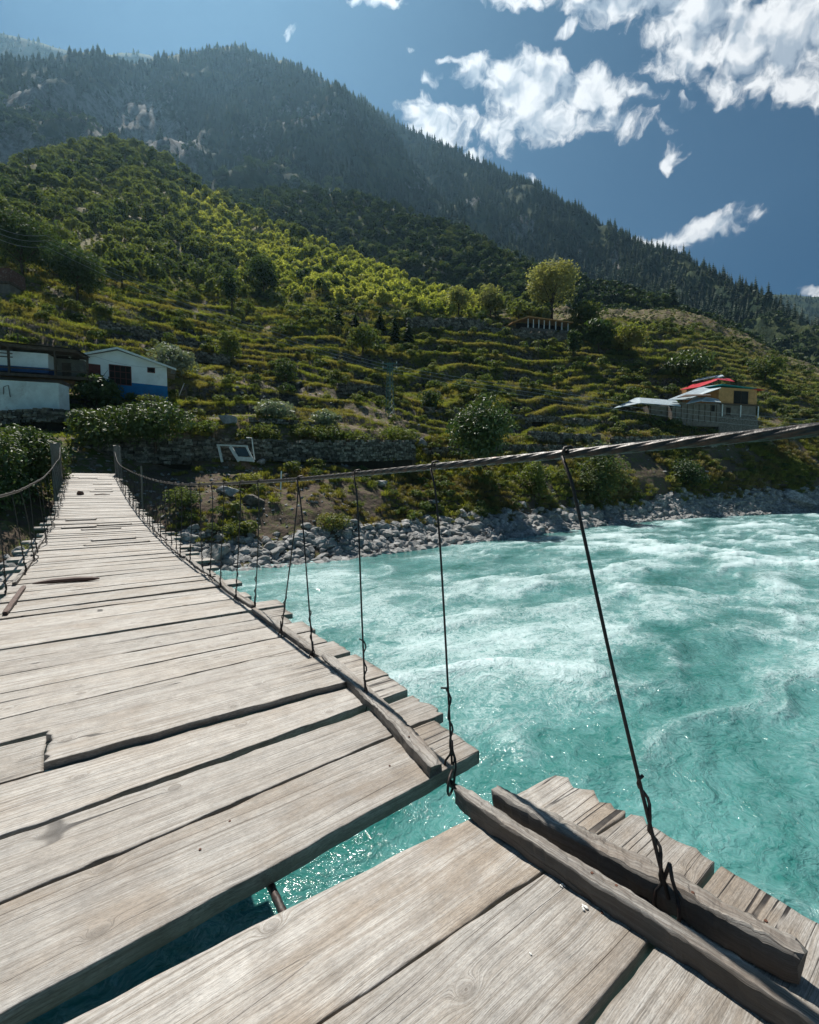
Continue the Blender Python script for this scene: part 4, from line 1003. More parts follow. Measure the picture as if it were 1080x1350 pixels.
round_trees = [leafcloud('round_tree', 340, (.52, .52, .50), .10, 9, 100 + k, M['leaf_spur'], .52, .42, trunk=(.035,)) for k in range(5)]
bright_trees = [leafcloud('bright_shrub', 240, (.5, .5, .58), .12, 8, 130 + k, M['leaf_bright'], .5, .42, trunk=(.03,)) for k in range(3)]
dark_trees = [leafcloud('dark_tree', 240, (.50, .50, .55), .12, 8, 150 + k, M['leaf_dark'], .52, .42) for k in range(4)]
conifers = [conifer('conifer', 170 + k, 1.0, random.uniform(.17, .26), 10) for k in range(5)]
bushes = [leafcloud('terrace_bush', 360, (.62, .62, .42), .085, 9, 200 + k, M['leaf_bush'], .32, .36) for k in range(5)]
grass_p = [tussock('grass_tuft', 26, 220 + k, 'grass', .9, 1.5, .045) for k in range(4)]
tuss_p = [tussock('tussock', 110, 230 + k, 'tussock', .62, 1.1, .03) for k in range(4)]

PA, JA = A.P, A.J; PXa = np.repeat(A.px[:, None], PA.shape[1], 1)
inner = ((PXa > -60) & (PXa < 1140)).astype(float)
# --- spur forest
n3 = fbm(PA[..., 0] / 22, PA[..., 1] / 22, 301, 3)
wS = smooth(8.4, 9.3, JA) * (JA < 11.05) * inner * (PXa < 720) * np.clip(.35 + n3 * 2.2, .06, 1.5)
Pt, it, jt = A.scatter(4600, wS, mind=3.4)
m_ = visible(A, Pt, it, jt, 10) & inframe(Pt); Pt, it, jt = Pt[m_], it[m_], jt[m_]
px_t, py_t, dz_t = project(Pt)
# right flank of the spur: growth with sunlight put into its leaf colour
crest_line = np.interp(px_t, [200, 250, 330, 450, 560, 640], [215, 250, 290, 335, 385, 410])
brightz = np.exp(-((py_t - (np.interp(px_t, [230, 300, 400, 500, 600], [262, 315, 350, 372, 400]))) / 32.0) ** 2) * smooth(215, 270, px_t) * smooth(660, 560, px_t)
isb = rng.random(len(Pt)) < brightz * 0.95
ord_ = np.argsort(dz_t)
near300 = set(ord_[~isb[ord_]][:300]); nearb = set(ord_[isb[ord_]][:300])
scl = rng.uniform(3.0, 6.2, len(Pt)) * (1 + .25 * (dz_t > 200))
LANDMARKS = [(160, 495, 'the white gabled house'), (30, 480, 'the veranda house'), (515, 515, 'the lattice mast'), (720, 440, 'the stone shed'), (727, 385, 'the tall feathery tree'), (604, 405, 'the round pale tree'),
             (970, 535, 'the two storey house'), (850, 540, 'the pale sheet shelter'), (632, 570, 'the large dark bush'), (312, 598, 'the leaning white frame'), (400, 585, 'the long stone wall'), (490, 440, 'the row of small conifers'),
             (347, 370, 'the dark dense tree'), (6, 370, 'the brick hut'), (286, 725, 'the largest waterline boulder'), (1048, 652, 'the broad dark boulder'), (557, 580, 'the tall pale boulder'), (829, 450, 'the olive round tree'),
             (886, 375, 'the lone ridge conifer'), (1028, 392, 'the ridge line conifer'), (180, 195, 'the crest of the spur'), (748, 690, 'the nearest hanger wire'), (574, 700, 'the second hanger wire'), (472, 715, 'the third hanger wire'), (395, 720, 'the crossed hanger wires'), (620, 690, 'the wedge shaped boulder'), (880, 685, 'the flat waterline boulder'), (705, 650, 'the yellow bank bush'), (790, 650, 'the dark bank thicket'), (960, 670, 'the bank below the houses'), (350, 735, 'the deck edge'), (920, 303, 'the small low cloud'), (570, 160, 'the left white cloud')]
def relation(P_, allow=None):
    x, y, z = project(P_); best = min((q for q in LANDMARKS if allow is None or any(a in q[2] for a in allow)), key=lambda q: (q[0] - x) ** 2 + (1.3 * (q[1] - y)) ** 2)
    dx, dy = x - best[0], y - best[1]; dd = math.hypot(dx, dy); far = 'just ' if dd < 35 else 'well ' if dd > 110 else ''
    w_ = ('right of' if dx > 0 else 'left of') if abs(dx) > abs(dy) * 1.4 else ('below' if dy > 0 else 'above') if abs(dy) > abs(dx) * 1.4 else ('below and ' if dy > 0 else 'above and ') + ('right of' if dx > 0 else 'left of')
    return far + w_ + ' ' + best[2]
def individuals(idx, protos, Pp, sc, nm, lab, cat, grp, zsq=(.85, 1.2), sink=.15):
    for k in idx:
        o = link(nm, random.choice(protos)); o.location = (Pp[k][0], Pp[k][1], Pp[k][2] - sink)
        s = float(sc[k]); zq_ = random.uniform(*zsq); o.scale = (s, s, s * zq_); t3 = np.quantile(sc, (.33, .67)); zm_ = (zsq[0] + zsq[1]) / 2; o.rotation_euler = (0, 0, random.uniform(0, 6.28))
        tag(o, lab.replace('{s}', ('small ' if s < t3[0] else 'medium ' if s < t3[1] else 'large ') + ('tall' if zq_ > zm_ else 'squat')) + ' ' + relation(o.location), cat, grp)
individuals([k for k in near300], round_trees, Pt, scl, 'round_tree', '{s} rounded green spur tree', 'tree', 'rounded trees on the spur')
individuals([k for k in nearb], bright_trees, Pt, scl * .72, 'sunlit_tree', '{s} sunlit yellow green tree', 'tree', 'trees tinted sunlit on the spur flank')
rest = np.array([k for k in range(len(Pt)) if k not in near300 and k not in nearb])
ra = rest[~isb[rest]]; rb = rest[isb[rest]]
scatter_stuff('spur_forest', 'wood of small rounded trees covering the upper spur', round_trees, Pt[ra] - [0, 0, .15], scl[ra], sz=rng.uniform(.85, 1.2, len(ra)))
# dense undergrowth between these trees, in the same sunlit leaf tint
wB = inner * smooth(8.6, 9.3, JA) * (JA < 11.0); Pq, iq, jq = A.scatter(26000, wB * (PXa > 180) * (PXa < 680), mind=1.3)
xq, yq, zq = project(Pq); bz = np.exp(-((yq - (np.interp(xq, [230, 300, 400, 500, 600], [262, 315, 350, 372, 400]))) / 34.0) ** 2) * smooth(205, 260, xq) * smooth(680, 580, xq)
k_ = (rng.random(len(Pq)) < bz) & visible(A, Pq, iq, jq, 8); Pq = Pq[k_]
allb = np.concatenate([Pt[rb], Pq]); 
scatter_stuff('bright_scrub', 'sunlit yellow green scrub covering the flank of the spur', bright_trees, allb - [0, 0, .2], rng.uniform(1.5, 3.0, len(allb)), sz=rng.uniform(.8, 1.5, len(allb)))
# low scrub under the spur trees
Pq, iq, jq = A.scatter(14000, inner * smooth(8.2, 9.2, JA) * (JA < 11.1), mind=1.5); k_ = visible(A, Pq, iq, jq, 6); Pq = Pq[k_]
scatter_stuff('spur_scrub', 'low scrub and grass between the trees of the spur', bushes + [grass_p[0], tuss_p[0]], Pq - [0, 0, .1], rng.uniform(.5, 1.35, len(Pq)))

# --- shoulder and mountains
PB = Bs.P; PXb = np.repeat(Bs.px[:, None], PB.shape[1], 1)
Pt2, i2, j2 = Bs.scatter(16000, ((PXb > 200) & (PXb < 1130)).astype(float) * (Bs.J < 2.05) * (Bs.J > 0.2), mind=3.6)
k_ = visible(Bs, Pt2, i2, j2, 14) & inframe(Pt2); Pt2 = Pt2[k_]
mixk = rng.random(len(Pt2))
scatter_stuff('shoulder_wood', 'dense dark wood on the shoulder above the terraced fields', dark_trees + dark_trees + [round_trees[0], conifers[0], conifers[2]], Pt2 - [0, 0, .4], rng.uniform(4.0, 7.5, len(Pt2)))
def mtn_trees(s, n, mind, lo, hi, protos, name, lab, rockmax=.5, slack=12, jm=5.1, sizef=None):
    wgt = (s.J < jm) * (np.repeat(s.px[:, None], s.P.shape[1], 1) > -50) * (np.repeat(s.px[:, None], s.P.shape[1], 1) < 1130) * np.clip(1.15 - s.rock * 1.35, 0.05, 1) * np.clip(.55 + 2.2 * fbm(s.P[..., 0] / 55, s.P[..., 2] / 40, 88, 4), .12, 1.3)
    Pp, i_, j_ = s.scatter(n, wgt.astype(float), mind=mind)
    k_ = visible(s, Pp, i_, j_, slack) & inframe(Pp); Pp, i_, j_ = Pp[k_], i_[k_], j_[k_]
    sc = lo + (hi - lo) * rng.random(len(Pp)) ** 1.6 * 1.25; x_, y_, z_ = project(Pp)
    return Pp, sc, z_, j_
Pm, sm_, zm, jm_ = mtn_trees(C1, 30000, 5.0, 7, 17, None, '', '')
low = zm < 620
sm_ = np.where(low, sm_ * .66, sm_)
# crest trees stand taller
scatter_stuff('mountain_conifers', 'dark conifer forest covering the shaded mountain', conifers, Pm[~low] - [0, 0, .8], sm_[~low] * 1.15, sz=np.full((~low).sum(), 1.0))
scatter_stuff('mountain_scrub_wood', 'dark broadleaf wood on the lower mountain', dark_trees + [conifers[1]], Pm[low] - [0, 0, .6], sm_[low])
Pm, sm_, zm, jm_ = mtn_trees(C2, 26000, 5.0, 8, 20, None, '', '')
o3 = np.argsort(-(sm_ / zm))[:300]
individuals(o3, conifers, Pm, sm_ * 1.1, 'conifer', '{s} dark ridge conifer', 'conifer', 'conifers on the descending ridge', (1.0, 1.3), .8)
rs = np.setdiff1d(np.arange(len(Pm)), o3)
scatter_stuff('ridge_conifers', 'conifer forest on the long ridge descending to the right', conifers, Pm[rs] - [0, 0, .8], sm_[rs] * 1.1, sz=rng.uniform(1, 1.3, len(rs)))
for s_, nm, lb in ((D1, 'far_ridge_wood', 'far wooded crest behind the mountain at left'), (D2, 'far_blue_wood', 'far blue wooded ridge at the right edge')):
    Pm, sm_, zm, jm_ = mtn_trees(s_, 3500, 12, 14, 24, None, '', '')
    scatter_stuff(nm, lb, conifers, Pm - [0, 0, 1], sm_)

# --- terrace grass, bushes, bank tussocks
lipf = lip
slopeok = (JA > 3.7) * (JA < 9.3)
wG = inner * slopeok * (0.07 + 2.4 * lipf + .3 * (fbm(PA[..., 0] / 5, PA[..., 1] / 5, 311, 3) > .1)) / np.maximum(np.hypot(PA[..., 0], PA[..., 1]) / 60, .5)
Pg, ig, jg = A.scatter(60000, wG); k_ = visible(A, Pg, ig, jg, 5); Pg = Pg[k_]
dg = np.hypot(Pg[:, 0], Pg[:, 1])
scatter_stuff('terrace_grass', 'long green grass growing on the terrace edges and fields', grass_p, Pg - [0, 0, .03], rng.uniform(.30, .75, len(Pg)) * np.clip(dg / 70, .7, 1.5))
# low shrubs on terraces
wb = inner * slopeok * (0.15 + 1.0 * (fbm(PA[..., 0] / 9, PA[..., 1] / 9, 321, 3) > .12) + .8 * lipf) / np.maximum(np.hypot(PA[..., 0], PA[..., 1]) / 70, .5)
Pb, ib, jb = A.scatter(1900, wb, mind=1.2); k_ = visible(A, Pb, ib, jb, 8) & inframe(Pb, 10); Pb = Pb[k_]
sb = rng.uniform(.6, 2.0, len(Pb)) ** 1.3 * np.clip(np.hypot(Pb[:, 0], Pb[:, 1]) / 80, .65, 1.4)
ordb = np.argsort(-sb / np.linalg.norm(Pb - CAM, axis=1)); top = ordb[:260]; rest = ordb[260:]
individuals(top, bushes, Pb, sb, 'terrace_bush', '{s} low green terrace bush', 'bush', 'bushes scattered over the terraces', (.8, 1.2), .05)
scatter_stuff('terrace_scrub', 'small scrub dotted over the terraces', bushes, Pb[rest], sb[rest])
# bank: tussocks, scrub
nb_ = fbm(PA[..., 0] / 6, PA[..., 1] / 6, 331, 4)
wt = inner * smooth(.75, 1.2, JA) * smooth(4.2, 3.4, JA) * np.clip(.55 + nb_ * 2.6, 0.0, 1.6) * smooth(-10, 260, PXa + 120)
wt *= 1 - .75 * np.exp(-((PXa - 330) / 130) ** 2 - ((JA - 2.6) / 1.0) ** 2)
Pk, ik, jk = A.scatter(9000, wt, mind=.42); k_ = visible(A, Pk, ik, jk, 8); Pk, ik, jk = Pk[k_], ik[k_], jk[k_]
dk = np.hypot(Pk[:, 0], Pk[:, 1])
scatter_stuff('bank_tussocks', 'mounds of yellow green tussock grass on the river bank', tuss_p, Pk - [0, 0, .04], rng.uniform(.55, 1.25, len(Pk)) * np.clip(dk / 45, .75, 1.6))
Pk2, ik, jk = A.scatter(800, wt * (nb_ > .0), mind=1.0); k_ = visible(A, Pk2, ik, jk, 8); Pk2 = Pk2[k_]
scatter_stuff('bank_scrub', 'low green scrub on the river bank', bushes, Pk2, rng.uniform(.6, 1.7, len(Pk2)))

# --- shore stones
dshore = JA
ws = inner * smooth(-1.5, -.2, np.where(JA < 0, -.3, JA)) * smooth(1.25, .9, JA) * (JA > -1.5)
ws[:, :2] = 0
Ps, is_, js_ = A.scatter(15000, ws / np.maximum(np.hypot(PA[..., 0], PA[..., 1]) / 40, .4) ** .6); k_ = inframe(Ps); Ps = Ps[k_]
Ps[:, 2] = np.maximum(Ps[:, 2], ZW - .15)
ds = np.hypot(Ps[:, 0], Ps[:, 1])
ss_ = (0.11 + 0.62 * rng.random(len(Ps)) ** 3.0) * np.clip(ds / 38, .75, 1.7)
app = ss_ / ds; od = np.argsort(-app); big_ = od[:300]; rest = od[300:]
for k in big_:
    place_rock('shore_boulder', (Ps[k][0], Ps[k][1], Ps[k][2] + ss_[k] * .15), float(ss_[k]) * 1.15, ('largest' if k in set(big_[np.argsort(-ss_[big_])[:20]]) else 'big' if ss_[k] > np.quantile(ss_[big_], .66) else 'medium' if ss_[k] > np.quantile(ss_[big_], .33) else 'small') + ' grey shore boulder ' + relation(Ps[k]), 'boulder', 'grey boulders along the far shore', scl=(1, random.uniform(.7, 1), 1))
scatter_stuff('shore_stones', 'band of grey broken stones between the river and the bank', rocks, Ps[rest], ss_[rest], tilt=.3)
# scattered stones on the bank and in front of the walls
wr = inner * smooth(1.0, 1.4, JA) * smooth(9.4, 8.5, JA) * (0.08 + 1.3 * np.exp(-((PXa - 300) / 150) ** 2) * smooth(3.4, 2.6, JA) + .5 * (fbm(PA[..., 0] / 7, PA[..., 1] / 7, 341, 3) > .22))
Pr, ir, jr = A.scatter(5200, wr / np.maximum(np.hypot(PA[..., 0], PA[..., 1]) / 50, .5)); k_ = visible(A, Pr, ir, jr, 3); Pr = Pr[k_]
scatter_stuff('bank_stones', 'loose pale stones strewn over the bank and terraces', rocks, Pr, (0.06 + .26 * rng.random(len(Pr)) ** 2.5) * np.clip(np.hypot(Pr[:, 0], Pr[:, 1]) / 45, .7, 1.8), tilt=.3)

# named boulders
def pix_rock(px, py, wpx, label, mat='rock', flat=.7, seed=1, asp=.7, f=None):
    g = A.hit(px, py) if f is None else px_point(px, py, f); d = float((g - CAM) @ FW); s = wpx / 2 * d / FPX
    me = rock_mesh('boulder', seed, 3, flat, 11, mat)
    o = link('boulder', me); o.location = (g[0], g[1], g[2] + s * flat * .45); o.scale = (s * 1.1, s * asp, s); o.rotation_euler = (0, 0, -YAW + random.uniform(-.3, .3))
    tag(o, label, 'boulder'); return o
pix_rock(286, 738, 46, 'largest grey boulder at the waterline right beside the bridge', seed=11, flat=.72)
pix_rock(1048, 665, 46, 'broad dark boulder on the far shore at the right edge', seed=12, flat=.6)
pix_rock(557, 592, 18, 'tall pale boulder standing in front of the dry stone wall', 'palerock', 1.15, 13)
pix_rock(298, 652, 34, 'pale flat boulder beneath the white frame on the earthy bank', 'palerock', .6, 14)
pix_rock(335, 664, 30, 'rounded brown grey boulder beside the pale flat one on the bank', 'plainstone', .6, 15)
pix_rock(500, 640, 22, 'pale slab stone among yellow tussocks under the cable', 'palerock', .5, 16)
pix_rock(345, 612, 14, 'small rounded pale stone to the right of the white frame', 'palerock', .8, 17)
pix_rock(298, 558, 26, 'pale leaning slab of rock on top of the dry stone wall', 'palerock', .7, 18)
pix_rock(572, 664, 18, 'pale rock half buried in tussocks above the shore stones', 'palerock', .5, 19)
pix_rock(690, 668, 12, 'pointed pale rock at the foot of the yellow tussocks', 'palerock', 1.2, 20)
pix_rock(620, 700, 26, 'large wedge shaped grey boulder in the middle of the far shore', 'rock', .7, 21)
pix_rock(880, 689, 34, 'long flat grey boulder at the water edge under the right cable', 'rock', .35, 22)
pix_rock(660, 372, 10, 'small pale crag on the wooded slope', 'palerock', 1.0, 23)

# named trees and bushes
def tree(px, py, hpx, wpx, kind, name, label, cat='tree', f=None, sheet=None, n=None, leafs=1.0, sink=.1, trunkpart=True):
    g = (sheet or A).hit(px, py) if f is None else px_point(px, py, f)
    d = float((g - CAM) @ FW); H = hpx * d / FPX; Wd = wpx * d / FPX
    t_ = empty(name, (g[0], g[1], g[2] - sink)); tag(t_, label, cat)
    sd = int(px * 7 + py) % 9999; r = random.Random(sd)
    lf = max((2.3 if kind in ('near', 'silver') else 1.7) * d / FPX, .05) * leafs
    mat = M[{'pale': 'leaf_pale', 'dark': 'leaf_dark', 'bush': 'leaf_bush', 'near': 'leaf_near', 'silver': 'leaf_silver', 'olive': 'grass', 'conifer': 'leaf_conifer'}[kind]]
    if kind == 'conifer':
        me = conifer('crown', sd, H, Wd * .5, 13); o = link('crown', me, t_)
        mb = MB(); mb.tube([(0, 0, -.3), (0, 0, H * .3)], [H * .025, H * .015], 6); mb.build('trunk', M['bark'], t_); return t_
    N = n or int(min(9000, max(500, 1.25 * (hpx * wpx))))
    low_ = 0.0 if cat == 'bush' else .22
    me = leafcloud('crown', N, (Wd / 2 * 1.08, Wd / 2 * 1.08, H * (1 - low_) / 2 * 1.08), lf, max(12, int((hpx * wpx) ** .5 * .9)), sd, mat, H * (low_ + (1 - low_) / 2), .36, updome=False, hollow=.25)
    link('crown', me, t_)
    mb = MB(); tr = H * .022 + .02
    mb.tube([(0, 0, -.4), (r.uniform(-.03, .03) * H, 0, H * .3), (r.uniform(-.03, .03) * H, r.uniform(-.03, .03) * H, H * .75)], [tr, tr * .8, tr * .35], 7)
    for k in range(7):
        a = r.uniform(0, 6.28); z0 = H * r.uniform(.2, .6); L = Wd * r.uniform(.25, .42)
        mb.tube([(0, 0, z0), (math.cos(a) * L * .5, math.sin(a) * L * .5, z0 + L * .5), (math.cos(a) * L, math.sin(a) * L, z0 + L * r.uniform(.6, 1.1))], [tr * .5, tr * .32, tr * .12], 5)
    mb.build('trunk', M['bark'], t_); return t_
tree(727, 425, 80, 62, 'pale', 'tall_tree', 'tall feathery pale green tree rising above the low stone shed')
tree(604, 420, 40, 34, 'pale', 'round_tree', 'round pale bushy tree left of the tall feathery tree, on the top terrace')
tree(205, 538, 17, 46, 'bush', 'weed_clump', 'clump of weeds against the blue base of the white gabled house', 'plant', f=43.3)
tree(646, 420, 42, 34, 'pale', 'spreading_tree', 'spreading olive tree with bare trunk between the round pale tree and the shed')
tree(478, 472, 42, 42, 'bush', 'bushy_tree', 'bushy bright green tree on the middle terraces above the lattice mast')
tree(632, 606, 78, 92, 'near', 'large_bush', 'large dark leafy bush just above the main cable in the middle', 'bush', f=50)
tree(347, 392, 52, 40, 'dark', 'dark_tree', 'dark dense tree at the foot of the bright spur flank')
tree(829, 472, 46, 46, 'olive', 'olive_tree', 'yellow green rounded tree right of the stone shed')
tree(757, 478, 44, 22, 'dark', 'column_tree', 'narrow dark tree directly below the right end of the shed')
tree(790, 462, 40, 40, 'near', 'leafy_tree', 'dark leafy tree between the shed and the yellow green tree')
tree(772, 440, 40, 50, 'bush', 'leafy_tree', 'broad leafy tree behind the right end of the shed')
tree(305, 410, 52, 18, 'dark', 'slender_tree', 'slender dark tree left of the dark dense tree on the upper terrace')
for (x, y, h, wd, lb) in ((445, 432, 32, 16, 'leftmost of the small dark conifers in the row on the upper terraces'), (467, 434, 24, 15, 'second small conifer from the left, a stubby one, on the upper terraces'),
                          (501, 436, 30, 15, 'dark conifer left of the tallest one in the row on the upper terraces'), (520, 450, 44, 16, 'tallest pointed conifer in the row on the upper terraces'),
                          (538, 452, 32, 15, 'rightmost conifer of the row on the upper terraces')):
    tree(x, y, h, wd * 1.5, 'conifer', 'conifer_tree', lb, 'conifer')
tree(886, 392, 36, 20, 'conifer', 'conifer_tree', 'lone dark conifer standing up from the shoulder at the right', 'conifer', sheet=Bs)
tree(1028, 402, 22, 12, 'conifer', 'conifer_tree', 'lone conifer on the ridge line near the right edge', 'conifer', sheet=C2)
tree(128, 533, 42, 58, 'near', 'leafy_bush', 'dark leafy bush in front of the white gabled house', 'bush', f=42.5)
tree(225, 497, 42, 62, 'silver', 'silvery_bush', 'silvery green bush behind the right corner of the white gabled house', 'bush')
tree(140, 592, 56, 84, 'near', 'hedge_bush', 'left half of the broad leafy hedge above the bridge end', 'bush', f=35.5)
tree(205, 590, 62, 86, 'near', 'hedge_bush', 'right and taller half of the broad leafy hedge above the bridge end', 'bush', f=36)
tree(42, 655, 92, 84, 'near', 'dark_bush', 'dark glossy bush left of the left anchor post', 'bush', f=27)
tree(-12, 690, 130, 90, 'near', 'dark_bush', 'dark bush cut by the left edge of the photo above the left cable', 'bush', f=24)
tree(62, 742, 66, 50, 'bush', 'bank_bush', 'green bush under the left cable beside the deck edge', 'bush', f=25.5)
tree(16, 765, 60, 70, 'bush', 'bank_bush', 'green bush at the left edge below the left cable', 'bush', f=22.5)
tree(68, 700, 40, 40, 'bush', 'bank_bush', 'small green bush at the foot of the left anchor post', 'bush', f=28)
tree(360, 552, 26, 52, 'silver', 'silvery_bush', 'silvery shrub on the path above the long dry stone wall', 'bush')
tree(432, 562, 22, 46, 'silver', 'silvery_bush', 'silvery shrub left of the foot of the lattice mast', 'bush')
tree(378, 505, 32, 34, 'dark', 'dark_bush', 'dark round bush on the terraces right of the white house', 'bush')
tree(300, 478, 46, 34, 'bush', 'green_bush', 'upright green bush on the terrace wall right of the white house', 'bush')
tree(445, 512, 24, 40, 'bush', 'green_bush', 'low green bush left of the lattice mast', 'bush')
tree(566, 545, 30, 36, 'dark', 'dark_bush', 'dark bush right of the lattice mast', 'bush')
tree(100, 300 + 100, 70, 70, 'dark', 'broad_tree', 'broad dark tree on the slope above the white gabled house')
tree(30, 365, 78, 90, 'dark', 'broad_tree', 'broad dark tree at the left edge above the brick hut')
tree(70, 345, 50, 60, 'bush', 'broad_tree', 'olive green tree between the two broad dark trees at left')
tree(905, 505, 40, 60, 'near', 'leafy_tree', 'dark leafy tree behind the red roof of the right house')
tree(860, 540, 20, 30, 'bush', 'green_bush', 'small bush left of the pale tarpaulin roof', 'bush') if False else None
tree(1010, 505, 36, 40, 'bush', 'green_tree', 'green tree on the slope right of the red roofed house')
tree(790, 668, 78, 66, 'bush', 'bank_thicket', 'dark green thicket on the bank right of the nearest hanger wire', 'bush', n=6000)
tree(705, 655, 50, 44, 'olive', 'yellow_bush', 'yellow green bush on the bank beside the nearest hanger wire', 'bush')
tree(400, 580, 26, 40, 'bush', 'wall_bush', 'green bush hanging over the long dry stone wall', 'bush')
tree(355, 592, 30, 34, 'bush', 'wall_bush', 'green bush in front of the wall just right of the white frame', 'bush')
tree(470, 590, 22, 50, 'bush', 'wall_bush', 'low spreading bush at the right part of the long dry stone wall', 'bush')

for (x, y, h_, w_, kd, lb) in ((262, 572, 22, 50, 'bush', 'green bush spilling over the left end of the long stone wall'), (432, 590, 30, 50, 'bush', 'green creeper bush hanging down the middle of the long stone wall'),
                         (520, 585, 24, 54, 'bush', 'green bush over the right end of the long stone wall'), (345, 576, 18, 50, 'bush', 'low green bush on the wall top behind the bent pipe'),
                         (500, 612, 18, 40, 'olive', 'yellowish bush at the foot of the long wall near its right end'), (415, 618, 16, 30, 'bush', 'small bush at the foot of the long wall right of the frame'),
                         (325, 640, 20, 44, 'olive', 'yellow green bush on the earthy bank below the frame'), (240, 668, 30, 50, 'bush', 'green bush on the bank beside the far bridge cable'),
                         (440, 700, 26, 44, 'olive', 'yellow green bush just above the shore stones left of the third wire'), 
                         (905, 640, 34, 50, 'dark', 'dark bush on the steep bank under the cable at right')):
    tree(x, y, h_, w_, kd, 'bank_bush', lb, 'bush')

# ------------------------------------------------------------------ dry stone walls
def stone_wall(px_pts, hpx, label, spx=5.0, f=None, name='dry_stone_wall', seed=1, zoff=0.0, fade=1.0):
    r = random.Random(seed)
    G = [A.hit(x, y) if f is None else px_point(x, y, f if not hasattr(f, '__len__') else f[i]) for i, (x, y) in enumerate(px_pts)]
    d0 = float((G[0] - CAM) @ FW); wall = empty(name, tuple(G[0])); tag(wall, label, 'stone wall')
    st = MB(); core = MB(); o0 = G[0]
    for a, b in zip(G[:-1], G[1:]):
        d = float((a - CAM) @ FW); H = hpx * d / FPX; s = max(.16, spx * d / FPX)
        v = b - a; L = math.hypot(v[0], v[1]); dirv = np.array([v[0] / L, v[1] / L]); nrm = np.array([dirv[1], -dirv[0]])
        if nrm @ FH[:2] > 0: nrm = -nrm
        ang = math.atan2(dirv[1], dirv[0]); nr = max(2, int(H / (s * .62)))
        for q in range(nr):
            t_ = -r.random() * s
            while t_ < L:
                w_ = s * r.uniform(.7, 1.7); hh = H / nr
                u = (t_ + w_ / 2) / L; c = a + v * min(max(u, 0), 1)
                if q == nr - 1 and r.random() < .3: t_ += w_; continue
                st.box((c[0] - o0[0] + nrm[0] * r.uniform(-.05, .05), c[1] - o0[1] + nrm[1] * r.uniform(-.05, .05), c[2] - o0[2] + (q + .5) * hh + zoff + r.uniform(-.04, .04) * 1), (w_ * .93, s * 1.3, hh * .95), ang + r.uniform(-.1, .1), .13)
                t_ += w_
        n1 = -nrm * s * .45
        A0, B0 = a - o0, b - o0
        core.hexa([(A0[0] + n1[0], A0[1] + n1[1], A0[2] - .8), (B0[0] + n1[0], B0[1] + n1[1], B0[2] - .8), (B0[0] + n1[0] * 3, B0[1] + n1[1] * 3, B0[2] - .8), (A0[0] + n1[0] * 3, A0[1] + n1[1] * 3, A0[2] - .8),
                   (A0[0] + n1[0], A0[1] + n1[1], A0[2] + H * .93), (B0[0] + n1[0], B0[1] + n1[1], B0[2] + H * .93), (B0[0] + n1[0] * 3, B0[1] + n1[1] * 3, B0[2] + H * .93), (A0[0] + n1[0] * 3, A0[1] + n1[1] * 3, A0[2] + H * .93)])
    o = st.build('stones', M['wallstone'], wall); o['kind'] = 'stuff'; attr(o.data, 'tone', np.repeat(np.random.default_rng(seed).random(len(st.V) // 8) ** 1.3, 8))
    core.build('core', M['darkearth'], wall)
    return wall
stone_wall([(96, 612), (150, 611), (200, 611), (250, 613)], 34, 'shadowed dry stone wall directly behind the end of the bridge', 6.5, [35.2, 35.6, 36.4, 37.3], seed=1)
stone_wall([(246, 608), (300, 607), (350, 608), (400, 609), (450, 609), (545, 606)], 29, 'long grey dry stone wall behind the leaning white frame', 5.0, [38.4, 39.6, 41, 42.6, 44, 49], seed=2)
stone_wall([(560, 603), (620, 598), (700, 597), (790, 600)], 12, 'low dry stone wall behind the large dark bush', 4, seed=3)
stone_wall([(700, 582), (790, 586)], 14, 'dry stone wall segment below the terraces left of the house group', 4, seed=4)
stone_wall([(132, 436), (185, 444), (240, 456), (305, 472)], 13, 'dark sloping stone wall on the terraces above the white gabled house', 4, seed=5)
stone_wall([(225, 480), (262, 478), (300, 482)], 14, 'short pale stone wall right of the silvery bush', 4, seed=6)
stone_wall([(538, 436), (590, 436), (640, 438)], 17, 'tall stone wall on the top terrace below the round pale tree', 4, seed=7)
stone_wall([(445, 520), (480, 520), (512, 524)], 14, 'short stone wall on the terrace left of the lattice mast', 4, seed=8)
stone_wall([(640, 440), (690, 448), (760, 452)], 12, 'low stone wall running under the stone shed', 4, seed=9)
stone_wall([(700, 556), (760, 560), (820, 566)], 9, 'low stone wall left of the pale tarpaulin roof', 4, seed=10)
stone_wall([(810, 590), (870, 588), (940, 590)], 14, 'retaining wall on the slope under the tarpaulin sheds', 4, seed=11)
stone_wall([(0, 560), (60, 556), (105, 560)], 18, 'low dark stone wall under the whitewashed terrace at left', 5, [36, 36.6, 38], seed=12)
stone_wall([(560, 545), (620, 552), (700, 556)], 9, 'thin stone wall on the terraces above the large dark bush', 4, seed=13)
stone_wall([(330, 600 - 44), (420, 562)], 6, 'pale edging of stones along the path above the long wall', 4, seed=14)

# ------------------------------------------------------------------ buildings
M['white'] = plain('whitewashed_plaster', (0.86, 0.87, 0.87), 0.85, 0.10, .8, 0.15, dirt=(0.52, 0.52, 0.48))
M['teal_white'] = plain('stained_pale_plaster', (0.72, 0.80, 0.79), 0.85, 0.2, .9, 0.2, dirt=(0.28, 0.26, 0.22))
M['blue'] = plain('blue_painted_plaster', (0.015, 0.16, 0.38), 0.7, 0.2, 1.5, 0.15, dirt=(0.04, 0.10, 0.16))
M['navy'] = plain('dark_blue_paint', (0.02, 0.07, 0.20), 0.7, 0.2, 1.5, 0.15)
M['brownpaint'] = plain('dark_brown_door_paint', (0.15, 0.045, 0.04), 0.6, 0.3, 5.0, 0.2)
M['roofsheet'] = plain('grey_metal_roof', (0.35, 0.36, 0.37), 0.5, 0.3, 1.5, 0.2, 0.5, 0.3, (0.22, 0.15, 0.1))
